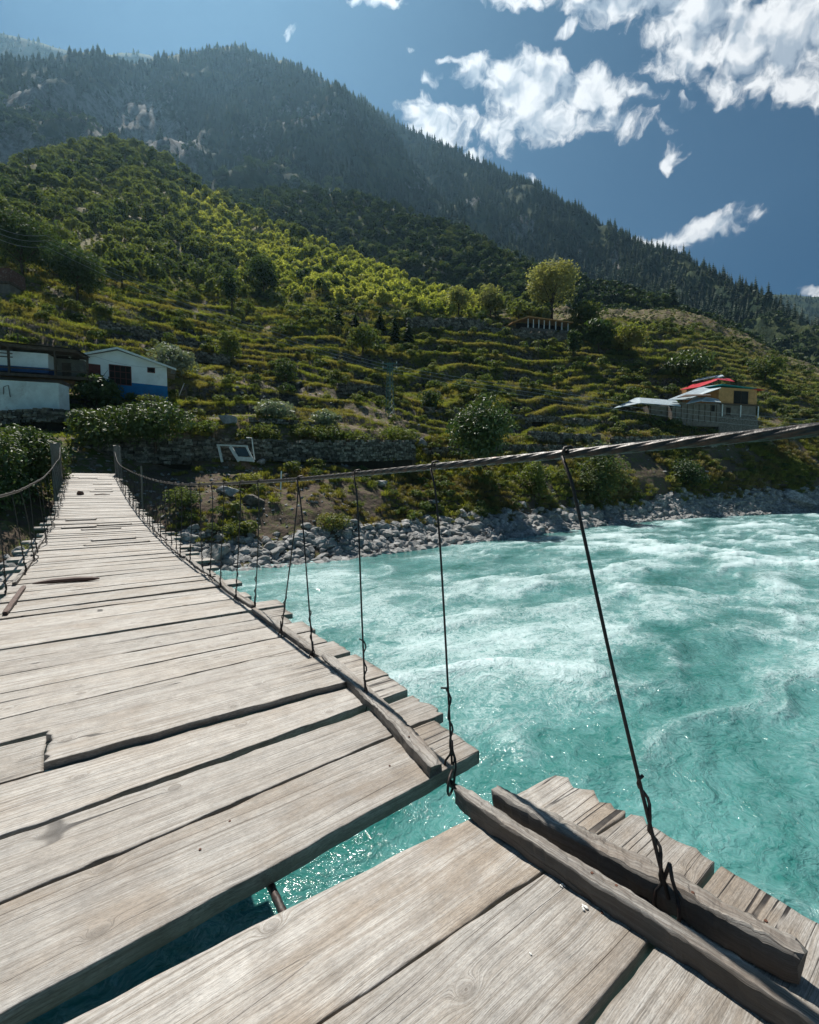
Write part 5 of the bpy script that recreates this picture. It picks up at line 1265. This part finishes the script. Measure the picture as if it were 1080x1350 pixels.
M['silver'] = plain('pale_blue_metal_roof', (0.48, 0.56, 0.60), 0.5, 0.18, 1.5, 0.2, 0.4, 0.1, (0.34, 0.36, 0.36))
M['red'] = plain('red_painted_roof', (0.50, 0.03, 0.045), 0.5, 0.2, 1.5, 0.2)
M['teal'] = plain('teal_painted_roof', (0.01, 0.26, 0.28), 0.5, 0.2, 1.5, 0.2)
M['tan'] = plain('tan_plaster', (0.50, 0.27, 0.11), 0.85, 0.2, 1.5, 0.2)
M['grey'] = plain('grey_concrete', (0.19, 0.17, 0.15), 0.9, 0.3, 1.5, 0.3, dirt=(0.10, 0.09, 0.08))
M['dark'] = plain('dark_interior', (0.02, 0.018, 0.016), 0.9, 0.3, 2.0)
M['oldwood'] = plain('old_brown_timber', (0.11, 0.08, 0.06), 0.9, 0.4, 4.0, 0.4)
M['glass'] = plain('dark_window_glass', (0.03, 0.04, 0.05), 0.12, 0.2, 3.0, 0.0, 0.6)
M['brick'] = plain('weathered_brick', (0.15, 0.075, 0.06), 0.9, 0.4, 6.0, 0.4, dirt=(0.35, 0.33, 0.30))
M['mast'] = plain('grey_green_mast_paint', (0.10, 0.19, 0.17), 0.6, 0.2, 3.0, 0.1)
M['palewood'] = plain('white_painted_wood', (0.74, 0.75, 0.73), 0.7, 0.15, 6.0, 0.2, dirt=(0.5, 0.48, 0.42))

class Face:
    """a vertical facade seen between two pixel columns; local axes: s along, n outward to the viewer, z up"""
    def __init__(s, pxa, fa, pxb, fb, pz):
        a = px_point(pxa, pz, fa); b = px_point(pxb, pz, fb)
        s.a = a; v = b - a; v[2] = 0; s.L = float(np.linalg.norm(v)); s.d = v / s.L
        s.n = np.array([s.d[1], -s.d[0], 0]);
        if s.n @ FH > 0: s.n = -s.n
        s.ang = math.atan2(s.d[1], s.d[0]); s.fa, s.fb, s.pa, s.pb = fa, fb, pxa, pxb
    def s_at(s, px):
        """distance along the facade hit by a pixel column"""
        dr = px_dir(px, 600); h = np.array([dr[0], dr[1]]); M_ = np.array([[h[0], -s.d[0]], [h[1], -s.d[1]]])
        k = np.linalg.solve(M_, s.a[:2] - CAM[:2]); return k[1]
    def z_at(s, px, py):
        sv = s.s_at(px); q = s.a + s.d * sv; dr = px_dir(px, py); t_ = ((q[:2] - CAM[:2]) @ FH[:2]) / (dr @ FH); return CAM[2] + dr[2] * t_
    def pt(s, sv, nv, z): q = s.a + s.d * sv + s.n * nv; return (q[0], q[1], z)
    def block(s, mb, s0, s1, n0, n1, z0, z1):
        return mb.hexa([s.pt(s0, n0, z0), s.pt(s1, n0, z0), s.pt(s1, n1, z0), s.pt(s0, n1, z0), s.pt(s0, n0, z1), s.pt(s1, n0, z1), s.pt(s1, n1, z1), s.pt(s0, n1, z1)])
    def slope(s, mb, s0, s1, n0, n1, z00, z10, z01, z11, th):
        """roof slab: z at (s0,n0),(s1,n0),(s0,n1),(s1,n1)"""
        return mb.hexa([s.pt(s0, n0, z00 - th), s.pt(s1, n0, z10 - th), s.pt(s1, n1, z11 - th), s.pt(s0, n1, z01 - th), s.pt(s0, n0, z00), s.pt(s1, n0, z10), s.pt(s1, n1, z11), s.pt(s0, n1, z01)])
def kid(mb, name, mat, root):
    """builds with world coordinates under a root placed at its base"""
    o = mb.build(name, M[mat], root); o.location = tuple(-c for c in root.location); return o
def opening(F, root, px0, px1, py0, py1, name, frame, inner_mat, bars=0, cross=1, n=0.0, inner_name='pane'):
    s0, s1 = F.s_at(px0), F.s_at(px1); zt, zb = F.z_at(px0, py0), F.z_at(px0, py1)
    fr = MB(); w_ = .07
    for (a, b, c, d) in ((s0, s0 + w_, zb, zt), (s1 - w_, s1, zb, zt), (s0 + w_, s1 - w_, zt - w_, zt), (s0 + w_, s1 - w_, zb, zb + w_)): F.block(fr, a, b, n + .002, n + .07, c, d)
    for k in range(1, bars + 1):
        sm = s0 + (s1 - s0) * k / (bars + 1); F.block(fr, sm - .03, sm + .03, n + .003, n + .06, zb + w_, zt - w_)
    for k in range(1, cross):
        zm = zb + (zt - zb) * k / cross; F.block(fr, s0 + w_, s1 - w_, n + .004, n + .05, zm - .03, zm + .03)
    o = kid(fr, name, frame, root)
    pn = MB(); F.block(pn, s0 + w_ * .6, s1 - w_ * .6, n - .04, n + .015, zb + w_ * .6, zt - w_ * .6)
    p = pn.build(inner_name, M[inner_mat], o); return o

# white gabled house
F1 = Face(107, 43.0, 221, 46.6, 522)
h = empty('gabled_house', F1.pt(F1.L / 2, 0, F1.z_at(221, 524))); tag(h, 'small white gabled house with a blue painted base and brown doors on the left slope', 'house')
zb = F1.z_at(221, 524) - .5; ze0 = F1.z_at(107, 471); ze1 = F1.z_at(221, 482); ze = (ze0 + ze1) / 2; sa = F1.s_at(160); za = F1.z_at(160, 462)
L = F1.L; D = -4.2
m = MB(); V = [F1.pt(0, 0, zb), F1.pt(L, 0, zb), F1.pt(L, 0, ze), F1.pt(sa, 0, za), F1.pt(0, 0, ze), F1.pt(0, D, zb), F1.pt(L, D, zb), F1.pt(L, D, ze), F1.pt(sa, D, za), F1.pt(0, D, ze)]
m.add(V, [(0, 1, 2, 3, 4), (9, 8, 7, 6, 5), (1, 6, 7, 2), (0, 4, 9, 5), (0, 5, 6, 1), (2, 7, 8, 3), (3, 8, 9, 4)]); kid(m, 'wall', 'white', h)
zbl = F1.z_at(221, 509)
m = MB(); F1.block(m, -.01, L + .01, D - .01, .012, zb - .02, zbl); kid(m, 'painted_base', 'blue', h)
for (s0, z0, s1, z1) in ((-.75, ze - .32, sa, za + .02), (sa, za + .02, L + .85, ze - .36)):
    m = MB(); F1.slope(m, s0, s1, D - .4, .55, z0 + .16, z1 + .16, z0 + .16, z1 + .16, .09); o = kid(m, 'roof_slope', 'roofsheet', h)
    m = MB(); F1.slope(m, s0, s1, .55, .60, z0 + .17, z1 + .17, z0 + .17, z1 + .17, .20); m.build('fascia_board', M['palewood'], o)
opening(F1, h, 119, 137, 479, 500, 'door', 'brownpaint', 'brownpaint', 1, 3, inner_name='door_leaf')
opening(F1, h, 148, 177, 480, 506, 'window', 'brownpaint', 'dark', 3, 3)
opening(F1, h, 198, 208, 484, 491, 'vent_window', 'brownpaint', 'dark', 0, 1)
m = MB(); s1_ = F1.s_at(226); F1.block(m, L + .35, L + .75, .1, .4, ze - .75, ze - .3); kid(m, 'hanging_box', 'grey', h)

# veranda house
F2 = Face(-60, 38.5, 64, 40.5, 489)
h = empty('veranda_house', F2.pt(F2.L / 2, 0, F2.z_at(64, 492))); tag(h, 'low white house with a dark flat roof and open timber veranda at the left edge', 'house')
zt, zb = F2.z_at(64, 466), F2.z_at(64, 492)
m = MB(); F2.block(m, 0, F2.L, -4, 0, zb, zt); kid(m, 'wall', 'white', h)
zz = F2.z_at(64, 485); m = MB(); F2.block(m, 0, F2.L + .01, -4, .012, zb - .01, zz); kid(m, 'painted_base', 'navy', h)
m = MB(); F2.slope(m, -.5, F2.L + 2.4, -4.5, .7, zt + .75, zt + .55, zt + .60, zt + .36, .26); kid(m, 'roof', 'oldwood', h)
m = MB(); F2.slope(m, -.5, F2.L + 2.5, -4.6, .8, zt + .83, zt + .63, zt + .68, zt + .44, .07); kid(m, 'roof_earth', 'darkearth', h)
m = MB(); F2.block(m, F2.L + .05, F2.L + 2.2, -4, -1.5, zb, zt + .02); kid(m, 'side_room', 'grey', h)
m = MB(); F2.block(m, F2.L + .5, F2.L + 1.2, -1.5, -1.44, zb + .05, zt - .35); kid(m, 'door', 'oldwood', h)
m = MB(); F2.block(m, -1, F2.L + 4.2, 0.02, .8, zb - .55, zb - .30); kid(m, 'veranda_floor', 'oldwood', h)
for px in (24, 84, 126):
    s_ = F2.s_at(px) * .985; m = MB(); F2.block(m, s_ - .07, s_ + .07, .55, .7, zb - .3, zt + (.34 if px < 100 else -.4)); kid(m, 'veranda_post', 'oldwood', h)
for k in range(4):
    z = zb + .55 + k * .3; m = MB(); F2.block(m, 0, F2.s_at(30) * .985, 0.71, 0.76, z + .45, z + .53) if k < 3 else F2.block(m, 0, F2.s_at(126) * .985, 0.71, 0.76, zb + .10, zb + .2); kid(m, 'railing_bar', 'oldwood', h)
F3 = Face(-60, 36.6, 78, 37.6, 535)
h = empty('whitewashed_wall', F3.pt(F3.L / 2, 0, F3.z_at(78, 536))); tag(h, 'stained whitewashed retaining wall under the veranda house at the left edge', 'wall')
m = MB(); zt = F3.z_at(78, 505); zt0 = F3.z_at(0, 499); zb = F3.z_at(78, 536) - .6
m.hexa([F3.pt(0, 0, zb), F3.pt(F3.L, 0, zb), F3.pt(F3.L, -1.4, zb), F3.pt(0, -1.4, zb), F3.pt(0, 0, zt0), F3.pt(F3.L, 0, zt), F3.pt(F3.L, -1.4, zt), F3.pt(0, -1.4, zt0)]); kid(m, 'wall_face', 'teal_white', h)
m = MB(); s_ = F3.s_at(18); m.tube([F3.pt(s_ - .5, .05, zb + 1.5), F3.pt(s_ - .45, .06, zb + 2.1), F3.pt(s_ - .1, .07, zb + 2.25), F3.pt(s_, .05, zb + 1.3)], .03, 5); kid(m, 'pipe', 'grey', h)

# brick hut at the left edge
g = A.hit(6, 392); fd = float((g - CAM) @ FH)
F4 = Face(-50, fd - .5, 14, fd, 392)
h = empty('brick_hut', F4.pt(F4.L / 2, 0, F4.z_at(10, 393))); tag(h, 'small red brick hut cut by the left edge high on the slope', 'hut')
m = MB(); F4.block(m, 0, F4.L, -3, 0, F4.z_at(10, 396), F4.z_at(10, 373)); kid(m, 'lower_wall', 'grey', h)
m = MB(); F4.block(m, .1, F4.L - .1, -3, -.1, F4.z_at(10, 373), F4.z_at(10, 352)); kid(m, 'upper_wall', 'brick', h)
m = MB(); F4.block(m, -.1, F4.L + .15, -3.2, .2, F4.z_at(10, 374) - .02, F4.z_at(10, 371)); kid(m, 'floor_slab', 'oldwood', h)
opening(F4, h, 3, 9, 358, 367, 'window', 'palewood', 'dark', 0, 1, n=-.1)

# stone shed under the tall tree
fd = float((A.hit(720, 446) - CAM) @ FH) - 1.0
F5 = Face(688, fd, 748, fd + 3.0, 443)
h = empty('stone_shed', F5.pt(F5.L / 2, 0, F5.z_at(720, 445))); tag(h, 'long low stone shed with an open front of white posts under the tall tree', 'shed')
zb, zt = F5.z_at(720, 446) - .5, F5.z_at(700, 419)
zs = F5.z_at(720, 434)
m = MB(); F5.block(m, -.3, F5.L, -4, .1, zb, zs); kid(m, 'stone_base', 'plainstone', h)
m = MB(); F5.block(m, 0, F5.L, -4, -3.6, zs, zt - .25); kid(m, 'back_wall', 'dark', h)
m = MB(); F5.slope(m, F5.s_at(693), F5.L + 1.5, -4.3, .6, zt + .5, zt + .0, zt + .2, zt - .35, .3); kid(m, 'roof', 'tan', h)
m = MB(); F5.slope(m, F5.s_at(672), F5.s_at(693), -4.3, .6, zt - 1.5, zt + .5, zt - 1.8, zt + .2, .28); kid(m, 'roof_end', 'tan', h)
for px in (694, 701, 708, 715, 722, 730, 738, 746):
    s_ = F5.s_at(px); m = MB(); F5.block(m, s_ - .12, s_ + .12, -.3, -.05, zs, zt - .3); kid(m, 'post', 'palewood', h)

# house group on the right slope
fd = float((A.hit(970, 572) - CAM) @ FH) - 1.5
F6 = Face(946, fd, 996, fd + 2.5, 560)
h = empty('two_storey_house', F6.pt(F6.L / 2, 0, F6.z_at(970, 573))); tag(h, 'two storey house with tan upper wall and teal and red roof', 'house')
z0, z1, z2, z3 = F6.z_at(970, 576), F6.z_at(970, 549), F6.z_at(970, 533), F6.z_at(970, 512)
m = MB(); m.hexa([F6.pt(-.6, .9, z0 - 1), F6.pt(F6.L + .6, .9, z0 - 1), F6.pt(F6.L + .6, -6, z0 - 1), F6.pt(-.6, -6, z0 - 1), F6.pt(0, .3, z1), F6.pt(F6.L + .1, .3, z1), F6.pt(F6.L + .1, -6, z1), F6.pt(0, -6, z1)]); kid(m, 'stone_plinth', 'plainstone', h)
m = MB(); F6.block(m, 0.1, F6.L, -6, 0, z1, z2); kid(m, 'lower_wall', 'grey', h)
m = MB(); F6.block(m, 0, F6.L + .05, -6, .05, z2, z3); kid(m, 'upper_wall', 'tan', h)
m = MB(); F6.block(m, -.2, F6.L + .3, -6, .5, z2 - .25, z2 - .02); kid(m, 'balcony_floor', 'oldwood', h)
m = MB(); F6.slope(m, -.3, F6.L - 1.1, -5.2, .9, z3 + .75, z3 + .45, z3 + .45, z3 + .1, .12); kid(m, 'teal_roof', 'teal', h)
m = MB(); F6.slope(m, F6.L - 1.3, F6.L + 1.2, -5.2, .8, z3 + .38, z3 + .18, z3 + .06, z3 - .12, .1); kid(m, 'red_roof_corner', 'red', h)
opening(F6, h, 964, 983, 515, 532, 'window', 'oldwood', 'dark', 1, 1, n=.05)
opening(F6, h, 955, 961, 537, 547, 'door', 'oldwood', 'dark', 0, 1, n=.0)
opening(F6, h, 985, 991, 517, 526, 'shutter', 'tan', 'tan', 0, 1, n=.05)
for px in (948, 972, 995):
    s_ = F6.s_at(px); m = MB(); F6.block(m, s_ - .1, s_ + .1, .3, .45, z1 - .2, z2 - .1); kid(m, 'balcony_post', 'palewood', h)

def shedroof(F, h, pts, mat, name='roof', th=.10):
    """roof sheet through pixel corners with their own distances"""
    q = [px_point(x, y, f) for (x, y, f) in pts]; m = MB(); n_ = len(q)
    m.add([tuple(p - np.array([0, 0, th])) for p in q] + [tuple(p) for p in q], [tuple(range(n_ - 1, -1, -1)), tuple(range(n_, 2 * n_))] + [(k, (k + 1) % n_, n_ + (k + 1) % n_, n_ + k) for k in range(n_)])
    return kid(m, name, mat, h)
h = empty('red_roof_building', tuple(px_point(930, 512, fd + 8))); tag(h, 'building behind the shed with a sagging bright red roof and pale ridge sheets', 'building')
F7 = Face(905, fd + 6, 962, fd + 8, 520); m = MB(); F7.block(m, 0, F7.L, -4, 0, F7.z_at(930, 545), F7.z_at(930, 511)); kid(m, 'wall', 'tan', h)
shedroof(F7, h, [(897, 514, fd + 4), (922, 510, fd + 3.5), (946, 501, fd + 5), (943, 498, fd + 10), (915, 506, fd + 10)], 'red')
shedroof(F7, h, [(946, 500, fd + 5), (969, 503, fd + 6), (962, 499, fd + 10), (944, 497.5, fd + 10)], 'red')
shedroof(F7, h, [(912, 503, fd + 9), (942, 497, fd + 9), (946, 494.5, fd + 12), (920, 499, fd + 12)], 'silver', 'ridge_sheet')
shedroof(F7, h, [(942, 499, fd + 9), (955, 496, fd + 9), (952, 493.5, fd + 12), (942, 496, fd + 12)], 'silver', 'ridge_sheet')
F8 = Face(886, fd - 2, 948, fd - .5, 556)
h = empty('tin_shed', F8.pt(F8.L / 2, 0, F8.z_at(915, 557))); tag(h, 'grey walled shed under two crumpled pale blue metal roof sheets, beside the tan house', 'shed')
m = MB(); F8.block(m, 0, F8.L, -5, 0, F8.z_at(915, 562), F8.z_at(915, 531)); kid(m, 'wall', 'grey', h)
shedroof(F8, h, [(880, 527, fd - 3), (908, 526, fd - 3), (951, 511, fd - 1), (948, 507, fd + 4), (925, 509.5, fd + 4)], 'silver')
shedroof(F8, h, [(905, 532, fd - 3.5), (925, 528, fd - 3.6), (932, 523, fd - 2.5), (915, 524, fd - 1)], 'silver', 'lower_roof')
shedroof(F8, h, [(925, 528.5, fd - 3.6), (951, 530, fd - 3.4), (947, 526, fd - 1), (931, 523.2, fd - 2)], 'silver', 'lower_roof')
shedroof(F8, h, [(893, 524, fd - 3.4), (915, 521.5, fd - 3.4), (938, 521, fd - 3.2), (936, 519.5, fd - 2), (905, 520, fd - 2)], 'oldwood', 'eave_sheet')
opening(F8, h, 935, 940, 534, 543, 'window', 'oldwood', 'dark', 0, 1)
for k in range(8):
    s_ = F8.L * (k + .5) / 8; m = MB(); F8.block(m, s_ - .04, s_ + .04, .01, .10, F8.z_at(915, 556), F8.z_at(915, 533)); kid(m, 'wall_batten', 'oldwood', h)
F9 = Face(815, fd - 4, 882, fd - 2, 552)
h = empty('tarpaulin_shelter', F9.pt(F9.L / 2, 0, F9.z_at(850, 548))); tag(h, 'open shelter under a wide pale blue sheet roof, leftmost of the house group', 'shelter')
shedroof(F9, h, [(809, 538, fd - 5), (845, 531, fd - 5.2), (843, 524, fd - 1), (838, 524.5, fd - 1)], 'silver')
shedroof(F9, h, [(845, 531, fd - 5.2), (898, 535, fd - 3.5), (892, 528, fd - 0), (843, 524, fd - 1)], 'silver')
m = MB(); F9.block(m, F9.s_at(855), F9.L, -3, -.2, F9.z_at(850, 555), F9.z_at(850, 534)); kid(m, 'wall', 'grey', h)
m = MB(); F9.block(m, F9.s_at(818), F9.s_at(855), -3, -2.8, F9.z_at(850, 552), F9.z_at(850, 533)); kid(m, 'back_wall', 'dark', h)
for px in (818, 836, 856, 878):
    s_ = F9.s_at(px); m = MB(); F9.block(m, s_ - .07, s_ + .07, .0, .14, F9.z_at(850, 555), F9.z_at(850, 535)); kid(m, 'post', 'oldwood', h)

# leaning white frame
gf = float((A.hit(312, 611) - CAM) @ FH) - .6; gf = min(gf, 38.6)
h = empty('leaning_frame', tuple(px_point(312, 608, gf))); tag(h, 'white timber door frame with one dark pane leaning on the bank before the wall', 'window frame')
def bar(x0, y0, x1, y1, wpx, name, mat='palewood', df=0.0, parent=None):
    a = Vector(px_point(x0, y0, gf + df)); b = Vector(px_point(x1, y1, gf + df)); t_ = (b - a).normalized(); nn = Vector(FH); sd = t_.cross(nn).normalized(); w_ = wpx * gf / FPX / 2; th = .06
    m = MB(); m.hexa([a - sd * w_ - nn * th, b - sd * w_ - nn * th, b - sd * w_ + nn * th, a - sd * w_ + nn * th, a + sd * w_ - nn * th, b + sd * w_ - nn * th, b + sd * w_ + nn * th, a + sd * w_ + nn * th])
    return kid(m, name, mat, h)
bar(288, 587, 293, 609, 2.8, 'jamb'); bar(303.5, 588.5, 315.5, 608, 4.0, 'jamb'); bar(325, 589, 335, 609, 2.0, 'jamb')
bar(286, 586.6, 326.5, 588.2, 1.8, 'head_bar'); bar(313, 604.5, 334, 606, 5.5, 'bottom_panel', df=.02); bar(309.5, 595.5, 328.5, 596.5, 10.5, 'pane', 'glass', .15)
def pole_(name, pts, r, f, label, cat, mat='palewood'):
    m = MB(); m.tube([tuple(px_point(x, y, f)) for x, y in pts], r, 6); o = m.build(name, M[mat]); tag(o, label, cat); return o
pole_('bent_pipe', [(325, 577), (332, 577.5), (333.5, 590), (336, 606)], .05, gf + .4, 'thin bent pale pipe standing behind the right side of the white frame', 'pipe')
pole_('white_stake', [(371, 621), (370, 646)], .045, 33.5, 'short white upright stake on the stony bank under the cable', 'stake')
pole_('fence_pole', [(710, 432 + 20), (710, 480)], .07, float((A.hit(710, 482) - CAM) @ FH), 'thin grey pole standing on the terraces below the stone shed', 'pole', 'oldwood')
pole_('leaning_stick', [(316, 690), (330, 700)], .05, 29.5, 'short pale stick leaning on the bank above the shore stones', 'stick', 'palewood') if False else None
pole_('garden_stick', [(243, 505), (236, 522)], .04, float((A.hit(238, 524) - CAM) @ FH) - .3, 'thin leaning garden stick right of the blue house corner', 'stick', 'palewood')
for (x, yt, yb, lb) in ((237, 442, 456, 'short upright pole on the dark terrace wall above the silvery bush'), (327, 440, 455, 'short upright pole on the terraces right of the green bush')):
    pole_('short_pole', [(x, yt), (x, yb)], .07, float((A.hit(x, yb) - CAM) @ FH) - .2, lb, 'pole', 'oldwood')
pole_('roof_pole', [(23.5, 440), (23.5, 463)], .05, 41, 'thin pole rising from the dark roof of the veranda house', 'pole', 'oldwood')
pole_('slope_pole', [(8, 312), (8, 352)], .09, float((A.hit(8, 354) - CAM) @ FH), 'grey pole standing above the brick hut at the left edge', 'pole', 'grey')

# lattice mast and power lines
g = A.hit(515, 548); fm_ = float((g - CAM) @ FH); zt = px_point(515, 478, fm_)[2]
h = empty('lattice_mast', tuple(g)); tag(h, 'grey green lattice steel mast carrying wires across the terraces', 'mast')
H = zt - g[2]; w0, w1 = .42, .22
for k in range(4):
    sx, sy = ((-1, -1), (1, -1), (1, 1), (-1, 1))[k]; m = MB(); m.tube([(sx * w0, sy * w0, -.3), (sx * w1, sy * w1, H)], .045, 4); m.build('mast_leg', M['mast'], h)
nb = 9
for q in range(nb):
    for k in range(4):
        c = ((-1, -1), (1, -1), (1, 1), (-1, 1)); a, b = c[k], c[(k + 1) % 4]
        wa, wb = w0 + (w1 - w0) * q / nb, w0 + (w1 - w0) * (q + 1) / nb
        m = MB(); m.tube([(a[0] * wa, a[1] * wa, H * q / nb), (b[0] * wb, b[1] * wb, H * (q + 1) / nb)], .03, 3); m.build('brace', M['mast'], h)
for k, zz in enumerate((H - .15, H - .75)):
    m = MB(); m.box((0, 0, zz), (2.0 - .3 * k, .1, .1), -YAW); m.build('cross_arm', M['mast'], h)
    for sx in (-1, 1):
        m = MB(); m.tube([(sx * .9 * math.cos(-YAW), sx * .9 * math.sin(-YAW), zz), (sx * .9 * math.cos(-YAW), sx * .9 * math.sin(-YAW), zz + .3)], [.06, .04], 5); m.build('insulator', M['palewood'], h)
def wire(pts, sag, label, r=.028):
    m = MB(); P_ = []
    for a, b in zip(pts[:-1], pts[1:]):
        for k in range(13):
            u = k / 12; p = np.array(a) * (1 - u) + np.array(b) * u; p[2] -= sag * 4 * u * (1 - u)
            if k or not P_: P_.append(tuple(p))
    m.tube(P_, r, 4); o = m.build('power_line', M['roofsheet']); tag(o, label, 'cable')
for k, (dx, dy, lb) in enumerate(((0, 0, 'uppermost thin wire strung from the upper left across the terraces to the lattice mast'), (0, 7, 'middle thin wire strung across the terraces over the lattice mast'), (2, 15, 'lowest thin wire strung across the terraces past the lattice mast'))):
    wire([px_point(-60 + dx, 262 + dy, 62), px_point(60, 310 + dy, 66), px_point(515 + dx, 482 + dy * .6, fm_), px_point(1150, 556 + dy, fm_ + 45)], 1.6, lb)
wire([px_point(-40, 448, 39), px_point(126, 470, 42.4), px_point(218, 484, 44.6)], .35, 'slack dark wire looping across the white gabled house front', .012)

# earth path
# ------------------------------------------------------------------ haze
hz = MB(); hz.box((300, 300, 890), (6200, 6200, 1806))
t = newmat('valley_haze'); t.t.nodes.clear()
vol = t.n('ShaderNodeVolumePrincipled'); vol.inputs['Color'].default_value = (0.40, 0.72, 1.0, 1); vol.inputs['Density'].default_value = 0.6e-4; vol.inputs['Anisotropy'].default_value = 0.6
t.n('ShaderNodeOutputMaterial', None, Volume=vol)
o = hz.build('haze', t.mat); tag(o, kind='stuff')
